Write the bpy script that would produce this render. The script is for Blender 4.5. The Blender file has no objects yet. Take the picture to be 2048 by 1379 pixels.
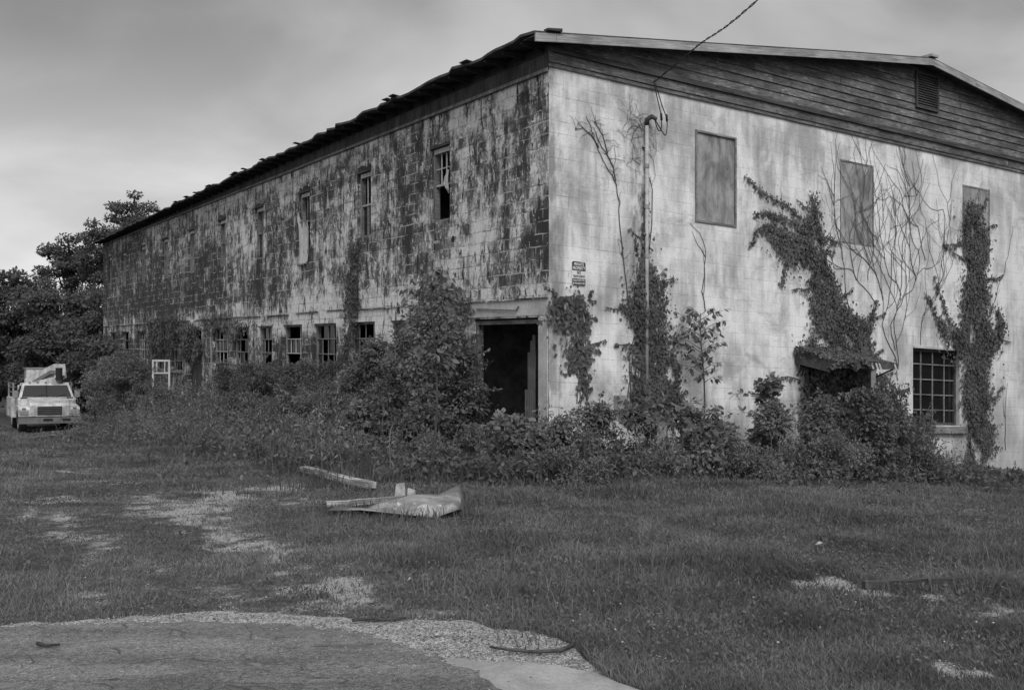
import bpy, math, random
import numpy as np
from mathutils import Vector
rng = np.random.default_rng(7); random.seed(7)
SC = bpy.context.scene; COL = SC.collection
# ------------------------------------------------------------------ camera, sky, sun, exposure
F = 2106.0; CX = 1024.0; CY = 740.0; H = 1.6
cam = bpy.data.objects.new("camera", bpy.data.cameras.new("camera")); COL.objects.link(cam)
cam.location = (0, 0, H); cam.rotation_euler = (math.radians(90), 0, 0)
cam.data.sensor_width = 36; cam.data.lens = 36 * F / 2048; cam.data.shift_y = (CY - 689.5) / 2048
cam.data.clip_start = 0.05; cam.data.clip_end = 2000
SC.camera = cam
SC.view_settings.view_transform = 'Standard'; SC.view_settings.look = 'None'
SC.view_settings.exposure = 0.45; SC.view_settings.gamma = 1
SC.view_settings.use_curve_mapping = False
SC.render.engine = 'CYCLES'; SC.cycles.use_denoising = True
SC.cycles.max_bounces = 6; SC.cycles.diffuse_bounces = 3; SC.cycles.transparent_max_bounces = 4
SUN_EL, SUN_AZ = 42.0, 170.0      # azimuth clockwise from +Y (behind the camera, to the right)
sun = bpy.data.objects.new("sun", bpy.data.lights.new("sun", 'SUN')); COL.objects.link(sun)
sun.data.energy = 1.5; sun.data.angle = math.radians(28)
el, az = math.radians(SUN_EL), math.radians(SUN_AZ)
sd = Vector((math.sin(az) * math.cos(el), math.cos(az) * math.cos(el), math.sin(el)))
sun.rotation_euler = sd.to_track_quat('Z', 'Y').to_euler()

class NT:
    """small helper round a node tree"""
    def __init__(s, tree): s.t = tree; s.n = tree.nodes; s.l = tree.links
    def put(s, sock, v):
        if isinstance(v, bpy.types.NodeSocket): s.l.new(v, sock)
        elif v is not None:
            try: sock.default_value = v
            except Exception: sock.default_value = (v, v, v, 1) if len(sock.default_value) == 4 else (v, v, v)
    def node(s, typ, outs=0, props=None, **ins):
        n = s.n.new(typ)
        for k, v in (props or {}).items(): setattr(n, k, v)
        for k, v in ins.items():
            key = k.replace('_', ' ')
            s.put(n.inputs[int(k[1:])] if k[0] == 'i' and k[1:].isdigit() else n.inputs[key], v)
        return n.outputs[outs]
    def m(s, op, a, b=None, c=None, clamp=False):
        return s.node('ShaderNodeMath', props={'operation': op, 'use_clamp': clamp}, i0=a, i1=b, i2=c)
    def mix(s, f, a, b):   # scalar mix
        return s.node('ShaderNodeMix', props={'data_type': 'FLOAT', 'clamp_factor': True}, i0=f, i2=a, i3=b)
    def rng(s, v, a, b, c=0.0, d=1.0, smooth=True):
        return s.node('ShaderNodeMapRange', props={'interpolation_type': 'SMOOTHSTEP' if smooth else 'LINEAR'}, i0=v, i1=a, i2=b, i3=c, i4=d)
    def sc(s, vec, x, y, z=1.0, off=(0, 0, 0)):
        return s.node('ShaderNodeMapping', i0=vec, i1=off, i3=(x, y, z))
    def noise(s, vec, scale=1.0, detail=4.0, rough=0.55, dist=0.0):
        return s.node('ShaderNodeTexNoise', i0=vec, Scale=scale, Detail=detail, Roughness=rough, Distortion=dist)

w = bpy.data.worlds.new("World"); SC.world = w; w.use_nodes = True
t = NT(w.node_tree); w.node_tree.nodes.clear()
sky = t.n.new('ShaderNodeTexSky'); sky.sky_type = 'NISHITA'; sky.sun_disc = False
sky.sun_elevation = el; sky.sun_rotation = az; sky.air_density = 1.5; sky.dust_density = 4
bw = t.node('ShaderNodeRGBToBW', i0=sky.outputs[0])
gen = t.node('ShaderNodeTexCoord', 0)
sx = t.n.new('ShaderNodeSeparateXYZ'); t.put(sx.inputs[0], gen)
X, Y, Z = sx.outputs
zz_ = t.m('ADD', t.m('MAXIMUM', Z, 0.0), 0.42)
cp = t.n.new('ShaderNodeCombineXYZ'); t.put(cp.inputs[0], t.m('DIVIDE', X, zz_)); t.put(cp.inputs[1], t.m('DIVIDE', Y, zz_))
cl = t.noise(t.sc(cp.outputs[0], 1.0, 0.8, 1, (3.1, 0.4, 0)), 1.15, 5, 0.5, 0.6)
cl2 = t.noise(t.sc(cp.outputs[0], 1.0, 1.5, 1, (8.1, 2.4, 0)), 2.2, 6, 0.5, 0.3)
cloud = t.m('ADD', t.m('MULTIPLY', cl, 0.62), t.m('MULTIPLY', cl2, 0.38))
low = t.rng(Z, 0.10, 0.36, 1.0, 0.0)                        # brighter band of cloud low over the horizon
west = t.rng(X, -0.5, 0.35, 1.0, 0.0)
val = t.mix(t.rng(cloud, 0.38, 0.60), 2.0, 3.9)
val = t.m('ADD', val, t.m('MULTIPLY', t.m('MULTIPLY', low, west), t.mix(t.rng(cl2, .35, .6), 2.0, 2.5)))
val = t.m('MULTIPLY', val, t.m('ADD', 1.0, t.m('MULTIPLY', t.m('MULTIPLY', t.rng(Z, .20, .36), t.rng(X, -.1, -.45)), -.38)))
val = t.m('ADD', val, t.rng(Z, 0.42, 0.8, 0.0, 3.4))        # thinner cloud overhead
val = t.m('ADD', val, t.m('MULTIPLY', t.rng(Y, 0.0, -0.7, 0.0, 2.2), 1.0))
tot = t.m('ADD', t.m('MULTIPLY', bw, 0.06), val)
comb = t.n.new('ShaderNodeCombineXYZ')
for i in range(3): t.put(comb.inputs[i], tot)
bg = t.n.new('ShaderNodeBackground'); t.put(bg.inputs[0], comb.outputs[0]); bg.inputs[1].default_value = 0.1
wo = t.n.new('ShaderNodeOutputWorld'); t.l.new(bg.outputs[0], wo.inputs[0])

# ------------------------------------------------------------------ frame of the building (its floors follow the slope of the lot)
C0 = np.array([.60, 17.12]); dL = np.array([-.5293, .8484]); dR = np.array([.8484, .5293]); sL = .02216; sR = -.0354
def B(a, b, z):      # a along the gable end, b back along the side wall, z height in the building
    return (C0[0] + dR[0] * a + dL[0] * b, C0[1] + dR[1] * a + dL[1] * b, z + sL * b + sR * a)
def Bn(a, b, z):
    a, b, z = np.broadcast_arrays(np.asarray(a, float), np.asarray(b, float), np.asarray(z, float))
    return np.stack([C0[0] + dR[0] * a + dL[0] * b, C0[1] + dR[1] * a + dL[1] * b, z + sL * b + sR * a], -1)
def to_ab(P):
    d = P[..., :2] - C0; return d @ dR, d @ dL
def RW(px, py, n=0.0):   # building coordinates of a spot on the gable end wall
    b = -n; o = C0 + dL * b; m = (px - CX) / F
    a = (m * o[1] - o[0]) / (dR[0] - m * dR[1]); Yd = o[1] + dR[1] * a
    return a, b, H + (CY - py) / F * Yd - sR * a - sL * b
def LW(px, py, n=0.0):
    a = -n; o = C0 + dR * a; m = (px - CX) / F
    b = (m * o[1] - o[0]) / (dL[0] - m * dL[1]); Yd = o[1] + dL[1] * b
    return a, b, H + (CY - py) / F * Yd - sL * b - sR * a
def ss(a, b, x):
    u = np.clip((np.asarray(x, float) - a) / (b - a), 0, 1); return u * u * (3 - 2 * u)
def ground_h(x, y):
    x = np.asarray(x, float); y = np.asarray(y, float)
    a = (x - C0[0]) * dR[0] + (y - C0[1]) * dR[1]; b = (x - C0[0]) * dL[0] + (y - C0[1]) * dL[1]
    h = -.85 * ss(18, 38, y) * ss(-3, -12, x)
    h = h + 1.15 * ss(8, 20, b) * ss(32, 24, b) * np.exp(-(np.clip(-a, 0, 9) / 2.6) ** 2)
    h = h - .075 * np.clip(a, 0, 14) * ss(6, 17, y)
    h = h + .03 * np.sin(x * 1.3 + y * .7) * ss(8, 12, y) + .02 * np.sin(x * .7 - y * 1.9 + 2) * ss(8, 12, y)
    return h
def gp(px, py, z=0.0):   # ground spot
    Yd = (H - z) * F / (py - CY); return ((px - CX) / F * Yd, Yd)

# ------------------------------------------------------------------ object helpers
def link(o, parent=None):
    COL.objects.link(o)
    if parent is not None: o.parent = parent
    return o
def tag(o, label=None, cat=None, group=None, kind=None):
    for k, v in (('label', label), ('category', cat), ('group', group), ('kind', kind)):
        if v: o[k] = v
    return o
def empty(name, loc, label, cat, group=None):
    o = bpy.data.objects.new(name, None); o.location = loc; o.empty_display_size = .2
    link(o); return tag(o, label, cat, group)
def origin(parent):
    p = np.zeros(3)
    while parent is not None: p += np.array(parent.location); parent = parent.parent
    return p
class MB:
    def __init__(s): s.v = []; s.f = []; s.uv = []
    def quad(s, pts, uv=None):
        i = len(s.v); s.v += [tuple(p) for p in pts]; s.f.append(tuple(range(i, i + len(pts))))
        s.uv.append(uv or [(p[0] + p[1], p[2]) for p in pts]); return s
    def box8(s, p):   # p: 8 points, index = i*4+j*2+k
        d = Vector(p[4]) - Vector(p[0]); e = Vector(p[2]) - Vector(p[0]); g = Vector(p[1]) - Vector(p[0])
        W_, D_, H_ = d.length, e.length, g.length
        fl = d.cross(e).dot(g) < 0
        for idx, (u, v_) in (((0, 1, 3, 2), (H_, D_)), ((4, 6, 7, 5), (D_, H_)), ((0, 4, 5, 1), (W_, H_)), ((2, 3, 7, 6), (H_, W_)), ((0, 2, 6, 4), (D_, W_)), ((1, 5, 7, 3), (W_, D_))):
            pts = [p[i] for i in idx]; uv = [(0, 0), (u, 0), (u, v_), (0, v_)]
            if fl: pts = pts[::-1]; uv = uv[::-1]
            o = (p[0][0] * .37 + p[0][2] * 1.7) % 7
            s.quad(pts, [(a + o, b) for a, b in uv])
        return s
    def box(s, a0, a1, b0, b1, z0, z1, fn=None):
        fn = fn or (lambda x, y, z: (x, y, z))
        return s.box8([fn(x, y, z) for x in (a0, a1) for y in (b0, b1) for z in (z0, z1)])
    def bar(s, p, q, w_, h_, up=(0, 0, 1), taper=1.0):
        p = Vector(p); q = Vector(q); d = (q - p).normalized(); u = Vector(up)
        if abs(d.dot(u)) > .98: u = Vector((0, 1, 0))
        r = d.cross(u).normalized(); u = r.cross(d).normalized()
        P = []
        for e, k in ((p, 1), (q, taper)):
            for i in (-1, 1):
                for j in (-1, 1): P.append(tuple(e + r * i * w_ * k / 2 + u * j * h_ * k / 2))
        return s.box8(P)
    def tube(s, pts, r, n=8, r2=None, cap=True):
        pts = [Vector(p) for p in pts]; rings = []; N = len(pts); pu = None; L = 0
        for i, p in enumerate(pts):
            d = (pts[min(i + 1, N - 1)] - pts[max(i - 1, 0)]).normalized()
            u = pu if pu is not None else (Vector((0, 0, 1)) if abs(d.z) < .9 else Vector((1, 0, 0)))
            r_ = d.cross(u)
            if r_.length < 1e-4: r_ = d.cross(Vector((1, .3, 0)))
            r_.normalize(); u = r_.cross(d).normalized(); pu = u
            rr = r[i] if isinstance(r, (list, tuple)) else (r if r2 is None else r + (r2 - r) * i / max(1, N - 1))
            i0 = len(s.v)
            for k in range(n):
                an = 2 * math.pi * k / n; s.v.append(tuple(p + (r_ * math.cos(an) + u * math.sin(an)) * rr))
            rings.append(i0)
        for i in range(N - 1):
            l = (pts[i + 1] - pts[i]).length
            for k in range(n):
                k2 = (k + 1) % n
                s.f.append((rings[i] + k, rings[i] + k2, rings[i + 1] + k2, rings[i + 1] + k))
                s.uv.append([(k / n * .3, L), ((k + 1) / n * .3, L), ((k + 1) / n * .3, L + l), (k / n * .3, L + l)])
            L += l
        if cap:
            for i0, rev in ((rings[0], 1), (rings[-1], 0)):
                f = list(range(i0, i0 + n)); s.f.append(tuple(f[::-1] if rev else f)); s.uv.append([(0, 0)] * n)
        return s
    def build(s, name, mat, parent=None, smooth=False, bevel=0.0):
        o3 = origin(parent); me = bpy.data.meshes.new(name)
        me.from_pydata([(p[0] - o3[0], p[1] - o3[1], p[2] - o3[2]) for p in s.v], [], s.f)
        uvl = me.uv_layers.new(name="UVMap")
        flat = [c for f in s.uv for p in f for c in p]
        uvl.data.foreach_set('uv', flat)
        if smooth:
            for p in me.polygons: p.use_smooth = True
        if mat: me.materials.append(mat)
        o = bpy.data.objects.new(name, me)
        if bevel:
            md = o.modifiers.new("bevel", 'BEVEL'); md.width = bevel; md.segments = 2; md.limit_method = 'ANGLE'
        return link(o, parent)
def trimesh(name, V, T, mat, parent=None, tone=None):
    o3 = origin(parent); V = np.ascontiguousarray(V - o3, dtype=np.float32); T = np.ascontiguousarray(T, dtype=np.int32)
    me = bpy.data.meshes.new(name); k = T.shape[1]
    me.vertices.add(len(V)); me.vertices.foreach_set('co', V.ravel())
    me.loops.add(T.size); me.loops.foreach_set('vertex_index', T.ravel())
    me.polygons.add(len(T)); me.polygons.foreach_set('loop_start', np.arange(0, T.size, k, dtype=np.int32))
    me.polygons.foreach_set('loop_total', np.full(len(T), k, dtype=np.int32))
    me.update(calc_edges=True)
    if tone is not None:
        at = me.attributes.new('tone', 'FLOAT', 'POINT'); at.data.foreach_set('value', np.ascontiguousarray(tone, dtype=np.float32))
    me.materials.append(mat)
    return link(bpy.data.objects.new(name, me), parent)

# ------------------------------------------------------------------ materials (the photograph is monochrome, so are they)
def material(name, fn, rough=.85, spec=.25):
    m = bpy.data.materials.new(name); m.use_nodes = True; n = NT(m.node_tree)
    p = m.node_tree.nodes['Principled BSDF']; p.inputs['Roughness'].default_value = rough; p.inputs['Specular IOR Level'].default_value = spec
    fn(n, p); return m
def setv(n, p, v, bump=None, dist=.01, strength=.6):
    c = n.n.new('ShaderNodeCombineXYZ')
    for i in range(3): n.put(c.inputs[i], v)
    n.l.new(c.outputs[0], p.inputs['Base Color'])
    if bump is not None:
        n.l.new(n.node('ShaderNodeBump', Strength=strength, Distance=dist, Height=bump), p.inputs['Normal'])
def UV(n): return n.node('ShaderNodeUVMap', 0, {'uv_map': 'UVMap'})
def OBJ(n): return n.node('ShaderNodeTexCoord', 3)
def plain(name, v, rough=.7, var=.15, scale=3.0, spec=.3):
    def fn(n, p):
        a = n.noise(OBJ(n), scale, 5, .6); f = n.noise(OBJ(n), scale * 9, 3, .6)
        k = n.m('ADD', n.rng(a, .3, .7, 1 - var, 1 + var), n.rng(f, .3, .7, -var * .5, var * .5))
        setv(n, p, n.m('MULTIPLY', k, v), f, .004, .3)
    return material(name, fn, rough, spec)
def wood(name, v, var=.45):
    def fn(n, p):
        g = n.noise(n.sc(UV(n), 2.0, 60, 1), 1, 4, .6, .3); a = n.noise(n.sc(UV(n), 1.2, 3, 1), 1, 5, .6)
        k = n.m('MULTIPLY', n.rng(g, .3, .7, 1 - var, 1 + var), n.rng(a, .3, .7, 1 - var, 1 + var))
        setv(n, p, n.m('MULTIPLY', k, v), g, .004, .5)
    return material(name, fn, .9)

def brickn(n, uv, mortar=.012, off=(0, 0, 0)):
    b = n.n.new('ShaderNodeTexBrick'); n.put(b.inputs['Vector'], n.sc(uv, 1, 1, 1, off))
    b.inputs['Color1'].default_value = (0, 0, 0, 1); b.inputs['Color2'].default_value = (1, 1, 1, 1)
    b.inputs['Mortar'].default_value = (.5, .5, .5, 1)
    b.inputs['Scale'].default_value = 1; b.inputs['Mortar Size'].default_value = mortar; b.inputs['Mortar Smooth'].default_value = .3
    b.inputs['Brick Width'].default_value = .406; b.inputs['Row Height'].default_value = .203
    return n.node('ShaderNodeRGBToBW', i0=b.outputs[0]), b.outputs[1]
def warp(n, uv, amt=.02, scale=3):
    nz = n.n.new('ShaderNodeTexNoise'); n.put(nz.inputs[0], uv); nz.inputs['Scale'].default_value = scale
    d = n.node('ShaderNodeVectorMath', props={'operation': 'MULTIPLY_ADD'}, i0=nz.outputs['Color'], i1=(amt, amt, 0), i2=uv)
    return d
def side_wall_fn(n, p):
    uv = UV(n); s = n.n.new('ShaderNodeSeparateXYZ'); n.put(s.inputs[0], uv); u, z = s.outputs[0], s.outputs[1]
    wuv = warp(n, uv, .035, 4); wuv = warp(n, wuv, .012, 18)
    rnd, mort = brickn(n, wuv, .012)
    blot = n.noise(n.sc(wuv, 1.25, 1.15, 1, (9, 2, 0)), 1, 10, .76, .6)
    streak = n.noise(n.sc(wuv, 3.0, .62), 1, 8, .72, .4)
    drip = n.noise(n.sc(wuv, 8, 1.7, 1, (3, 7, 0)), 1, 7, .74, .5)
    patch = n.noise(n.sc(uv, .28, .45, 1, (4, 1, 0)), 1, 4, .55)
    wm = n.m('ABSOLUTE', n.m('SUBTRACT', n.m('FRACT', n.m('DIVIDE', n.m('SUBTRACT', u, 1.9), 3.56)), .5))
    under = n.m('MULTIPLY', n.m('MULTIPLY', n.rng(wm, .17, .08), n.rng(z, 4.42, 4.36)), n.rng(z, 2.9, 3.9))
    v = n.m('ADD', n.m('MULTIPLY', blot, .54), n.m('MULTIPLY', streak, .48))
    v = n.m('ADD', v, n.m('MULTIPLY', n.m('SUBTRACT', patch, .5), .42))
    v = n.m('ADD', v, n.m('MULTIPLY', n.m('SUBTRACT', rnd, .5), .085))
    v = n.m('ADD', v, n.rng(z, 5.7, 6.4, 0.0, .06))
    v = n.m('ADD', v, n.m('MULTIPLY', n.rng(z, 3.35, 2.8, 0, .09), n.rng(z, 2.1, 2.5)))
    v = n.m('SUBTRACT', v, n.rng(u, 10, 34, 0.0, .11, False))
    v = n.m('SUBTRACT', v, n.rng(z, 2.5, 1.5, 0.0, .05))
    v = n.m('SUBTRACT', v, n.m('MULTIPLY', under, .045)); v = n.m('ADD', v, .010); v = n.m('ADD', v, n.m('MULTIPLY', n.m('SUBTRACT', n.noise(n.sc(wuv, 9, 7, 1, (6, 6, 0)), 1, 7, .8, .4), .5), .30))
    spot = n.m('MULTIPLY', n.rng(n.m('ABSOLUTE', n.m('SUBTRACT', u, 3.55)), .9, .2), n.m('MULTIPLY', n.rng(z, 3.0, 3.6), n.rng(z, 4.5, 4.1))); v = n.m('ADD', v, n.m('MULTIPLY', spot, .07))
    body = n.mix(n.rng(v, .40, .475), .038, .085)
    body = n.mix(n.rng(v, .475, .53), body, .20)
    body = n.mix(n.rng(v, .52, .58), body, .36)
    body = n.mix(n.rng(v, .565, .625), body, .62)
    body = n.mix(n.m('MULTIPLY', n.rng(n.m('ADD', drip, n.m('MULTIPLY', v, .5)), .80, .87), .85), body, .50)     # peeling white paint
    flake = n.noise(n.sc(wuv, 7, 5, 1, (8, 3, 0)), 1, 8, .8, .9)
    body = n.mix(n.rng(n.m('ADD', flake, n.m('MULTIPLY', v, .4)), .755, .80), body, .62)
    body = n.mix(n.rng(n.noise(n.sc(wuv, 4.5, 1.3, 1, (1, 5, 0)), 1, 8, .76, .5), .46, .40), body, .035)
    mk = n.noise(n.sc(uv, 1.9, 2.4, 1, (5, 5, 0)), 1, 5, .65)
    body = n.mix(n.m('MULTIPLY', mort, n.rng(mk, .46, .60, 0, .85)), body, .42)
    body = n.mix(n.m('MULTIPLY', mort, n.rng(mk, .50, .38, 0, .6)), body, .04)
    fine = n.noise(uv, 42, 5, .75)
    body = n.m('MULTIPLY', body, n.rng(fine, .3, .7, .68, 1.32))
    hgt = n.m('SUBTRACT', n.m('ADD', n.m('MULTIPLY', v, .7), n.m('MULTIPLY', fine, .35)), n.m('MULTIPLY', mort, .5))
    setv(n, p, body, hgt, .022, .9)
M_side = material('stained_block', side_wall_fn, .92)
def end_wall_fn(n, p):
    uv = UV(n); s = n.n.new('ShaderNodeSeparateXYZ'); n.put(s.inputs[0], uv); u, z = s.outputs[0], s.outputs[1]
    wuv = warp(n, uv, .025, 3)
    rnd, mort = brickn(n, wuv, .009)
    cloudy = n.noise(n.sc(uv, .9, .6, 1, (2, 8, 0)), 1, 6, .62, .3)
    streak = n.noise(n.sc(uv, 6.5, .8, 1, (6, 1, 0)), 1, 6, .66, .2)
    fine = n.noise(uv, 26, 5, .7)
    v = n.m('ADD', n.m('MULTIPLY', cloudy, .7), n.m('MULTIPLY', streak, .3))
    base = n.rng(v, .38, .60, .32, .68)
    base = n.m('MULTIPLY', base, n.rng(rnd, 0, 1, .95, 1.05, False))
    base = n.m('MULTIPLY', base, n.rng(fine, .3, .7, .92, 1.08))
    nearc = n.rng(u, 2.8, .2, 0.0, 1.0)
    vis = n.m('MULTIPLY', n.m('MULTIPLY', mort, n.m('ADD', n.m('MULTIPLY', nearc, .32), .24)), n.rng(n.noise(n.sc(uv, 1.6, 3.2, 1, (3, 3, 0)), 1, 5, .7), .48, .64, .0, 1.0))
    base = n.mix(vis, base, .16)
    # grey blotches by the corner, damp foot of the wall, soot spots
    cb = n.m('MULTIPLY', n.rng(n.m('ADD', u, n.m('MULTIPLY', streak, .6)), .75, .40), n.rng(n.noise(n.sc(uv, 2.2, .9, 1, (1, 1, 0)), 1, 5, .65), .42, .58))
    base = n.mix(n.m('MULTIPLY', cb, .75), base, .15)
    spot = n.rng(n.noise(n.sc(uv, 1.1, 1.3, 1, (12, 4, 0)), 1, 8, .74, .6), .52, .66)
    base = n.mix(n.m('MULTIPLY', spot, .5), base, .20)
    flk = n.rng(n.noise(n.sc(wuv, 9, 7, 1, (2, 9, 0)), 1, 6, .75, .6), .60, .68); base = n.mix(n.m('MULTIPLY', flk, .3), base, .22)
    drip = n.rng(n.noise(n.sc(uv, 13, .5, 1, (2, 2, 0)), 1, 4, .6), .62, .74)
    base = n.mix(n.m('MULTIPLY', drip, .55), base, .20)
    cs = n.m('MULTIPLY', n.m('MULTIPLY', n.rng(u, 1.45, 1.85), n.rng(u, 2.15, 1.98)), n.m('MULTIPLY', n.rng(z, 2.6, 3.2), n.rng(z, 6.2, 5.6)))
    base = n.mix(n.m('MULTIPLY', cs, n.rng(n.noise(n.sc(uv, 9, 2.5, 1, (7, 7, 0)), 1, 6, .75), .38, .62, .15, .85)), base, .12)
    damp = n.m('MULTIPLY', n.rng(n.m('ADD', z, n.m('MULTIPLY', cloudy, 1.2)), 1.8, .2), .6)
    base = n.mix(damp, base, .22)
    far = n.rng(u, 8, 15, 0, .35); base = n.mix(far, base, .38)
    hgt = n.m('SUBTRACT', n.m('MULTIPLY', fine, .3), n.m('MULTIPLY', mort, .5))
    setv(n, p, base, hgt, .012, .5)
M_end = material('whitewashed_block', end_wall_fn, .88)
def siding_fn(n, p):
    uv = UV(n)
    g = n.noise(n.sc(uv, 5, 24, 1), 1, 8, .78, .8); a = n.noise(n.sc(uv, .8, 1.6, 1), 1, 6, .65); pe = n.noise(n.sc(uv, 5, 26, 1, (4, 4, 0)), 1, 5, .7, .4)
    v = n.rng(n.m('ADD', n.m('MULTIPLY', g, .6), n.m('MULTIPLY', a, .5)), .42, .70, .045, .18)
    v = n.mix(n.m('MULTIPLY', n.rng(pe, .53, .64), n.rng(a, .42, .6)), v, .32)
    setv(n, p, v, g, .006, .6)
M_siding = material('weathered_siding', siding_fn, .9)
M_darkwood = wood('dark_wood', .055); M_greywood = wood('grey_wood', .16); M_palewood = wood('pale_wood', .36, .25)
M_debris = wood('debris_wood', .27, .6)
M_debris2 = plain('debris_paint', .28, .8, .4, 9)
M_eave = wood('eave_wood', .03)
M_rake = wood('rake_paint', .26, .3)
M_black = plain('interior_dark', .02, .95)
M_interior = plain('interior_plaster', .30, .95, .4)
M_roof = plain('old_shingle', .05, .95, .5, 4)
M_white = plain('white_paint', .62, .35, .1, 3, .5)
M_white2 = plain('dull_white_paint', .42, .5, .2, 2, .4)
M_truckw = plain('truck_white', .43, .4, .35, 2.2, .5)
M_truckg = plain('truck_grey', .14, .5, .2, 4, .4)
M_rubber = plain('rubber', .02, .9); M_chrome = plain('dull_metal', .22, .35, .2, 4, .6)
M_glass = plain('dark_glass', .012, .06, .1, 2, .6)
M_cable = plain('black_cable', .015, .7)
M_conduit = plain('conduit_grey', .34, .5, .25, 6)
M_board = None
def board_fn(n, p):
    uv = UV(n); a = n.noise(n.sc(uv, 2.2, 1.4), 1, 6, .65, .4); g = n.noise(n.sc(uv, 9, 1.6), 1, 5, .6)
    v = n.rng(n.m('ADD', n.m('MULTIPLY', a, .65), n.m('MULTIPLY', g, .35)), .38, .62, .12, .33)
    v = n.mix(n.m('MULTIPLY', n.rng(n.noise(n.sc(uv, 30, 2.2), 1, 4, .7), .55, .7), .35), v, .08); nl = n.n.new('ShaderNodeTexVoronoi'); n.put(nl.inputs[0], n.sc(uv, 4, 4)); nl.inputs['Randomness'].default_value = .25; nl.inputs['Scale'].default_value = 1; v = n.mix(n.rng(nl.outputs[0], .07, .04), v, .05)
    setv(n, p, v, g, .004, .3)
M_board = material('grey_plywood', board_fn, .7)
def tin_fn(n, p):
    a = n.noise(OBJ(n), 2.5, 6, .65, .6); v = n.rng(a, .4, .68, .14, .34)
    v = n.mix(n.rng(n.noise(OBJ(n), 6, 4, .6), .62, .70), v, .45); setv(n, p, v, a, .01, .4)
M_rusttin = plain('rusty_tin', .06, .8, .5, 5)
M_tin = material('weathered_tin', tin_fn, .5, .5)
def leaf_mat(name, lo, hi, rough=.7):
    def fn(n, p):
        at = n.node('ShaderNodeAttribute', 2, {'attribute_name': 'tone'})
        a = n.noise(OBJ(n), .9, 3, .6); k = n.rng(a, .3, .7, .75, 1.25)
        v = n.m('MULTIPLY', n.mix(at, lo, hi), k); setv(n, p, v)
        tr = n.n.new('ShaderNodeBsdfTranslucent'); c = n.n.new('ShaderNodeCombineXYZ')
        for i in range(3): n.put(c.inputs[i], n.m('MULTIPLY', v, 1.3))
        n.l.new(c.outputs[0], tr.inputs[0]); mx = n.n.new('ShaderNodeMixShader'); mx.inputs[0].default_value = .35
        n.l.new(p.outputs[0], mx.inputs[1]); n.l.new(tr.outputs[0], mx.inputs[2])
        n.l.new(mx.outputs[0], [q for q in n.n if q.type == 'OUTPUT_MATERIAL'][0].inputs[0])
    return material(name, fn, rough, .15)
M_leaf = leaf_mat('foliage', .08, .20); M_leafb = leaf_mat('broad_foliage', .085, .22); M_ivy = leaf_mat('ivy_foliage', .055, .17)
M_tree = leaf_mat('tree_foliage', .085, .13, .85); M_grass = leaf_mat('grass_blades', .085, .24); M_weed = leaf_mat('weed_blades', .075, .16)
M_dryleaf = leaf_mat('pebble', .16, .50, .9)
M_stem = plain('stem_bark', .05, .9, .4, 12); M_vine = plain('vine_bark', .075, .9, .4, 12); M_flower = plain('clover_white', .32, .8)

# ------------------------------------------------------------------ ground
BARE = []   # bare gravel patches in the grass: x, y, radius x, radius y, strength
def bare(px, py, wpx, hpx, s=1.0):
    x, y = gp(px, py); x0, y0 = gp(px - wpx / 2, py); ya = gp(px, py + hpx / 2)[1]; yb = gp(px, py - hpx / 2)[1]
    BARE.append((x, (ya + yb) / 2, abs(x - x0), abs(yb - ya) / 2, s))
for q in ((500, 985, 210, 36, 1.1), (440, 972, 70, 18, 1), (360, 1020, 220, 60, 1.0), (410, 1048, 130, 34, .9), (560, 995, 120, 26, .9), (480, 1095, 130, 26, .8), (560, 1110, 120, 22, .8), (640, 1140, 120, 22, .75),
          (600, 1165, 160, 20, .7), (700, 1180, 130, 22, .6), (130, 1000, 90, 22, .7), (30, 960, 80, 16, .6), (30, 908, 90, 14, .6), (190, 1195, 130, 26, .7), (270, 1200, 100, 16, .6), (740, 1225, 120, 22, .9),
          (60, 1000, 120, 20, .45), (150, 1070, 150, 30, .4), (350, 1205, 160, 26, .5), (500, 1185, 160, 20, .5), (860, 1235, 180, 16, .9), (330, 950, 200, 30, .35),
          (1710, 1178, 190, 40, 1.5), (1810, 1195, 220, 26, 1.1), (1940, 1196, 70, 18, 1), (2035, 1245, 110, 44, 1.0), (1270, 1305, 70, 50, .85), (1420, 1372, 160, 24, .8), (2040, 1368, 200, 44, 1.2), (1220, 1120, 90, 12, .5), (840, 1092, 120, 18, .5)):
    bare(*q)
def vnoise(x, y, s, seed=0):
    r = np.random.default_rng(seed); v = 0
    for k in range(6):
        a = r.random() * 6.28; f = s * (.6 + r.random()); v = v + np.sin((x * math.cos(a) + y * math.sin(a)) * f + r.random() * 6.28)
    return v / 6
def rut(p, q, ww, s): RUTS.append((gp(*p), gp(*q), ww, s))
RUTS = []
for q in (((760, 1215), (600, 1150), .35, .75), ((600, 1150), (430, 1050), .45, .8), ((430, 1050), (270, 985), .5, .75), ((270, 985), (90, 905), .6, .6), ((420, 1195), (170, 1080), .35, .6), ((170, 1080), (20, 1000), .4, .65), ((20, 1000), (-60, 940), .5, .5), ((500, 1215), (800, 1240), .3, .7)): rut(*q)
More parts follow.
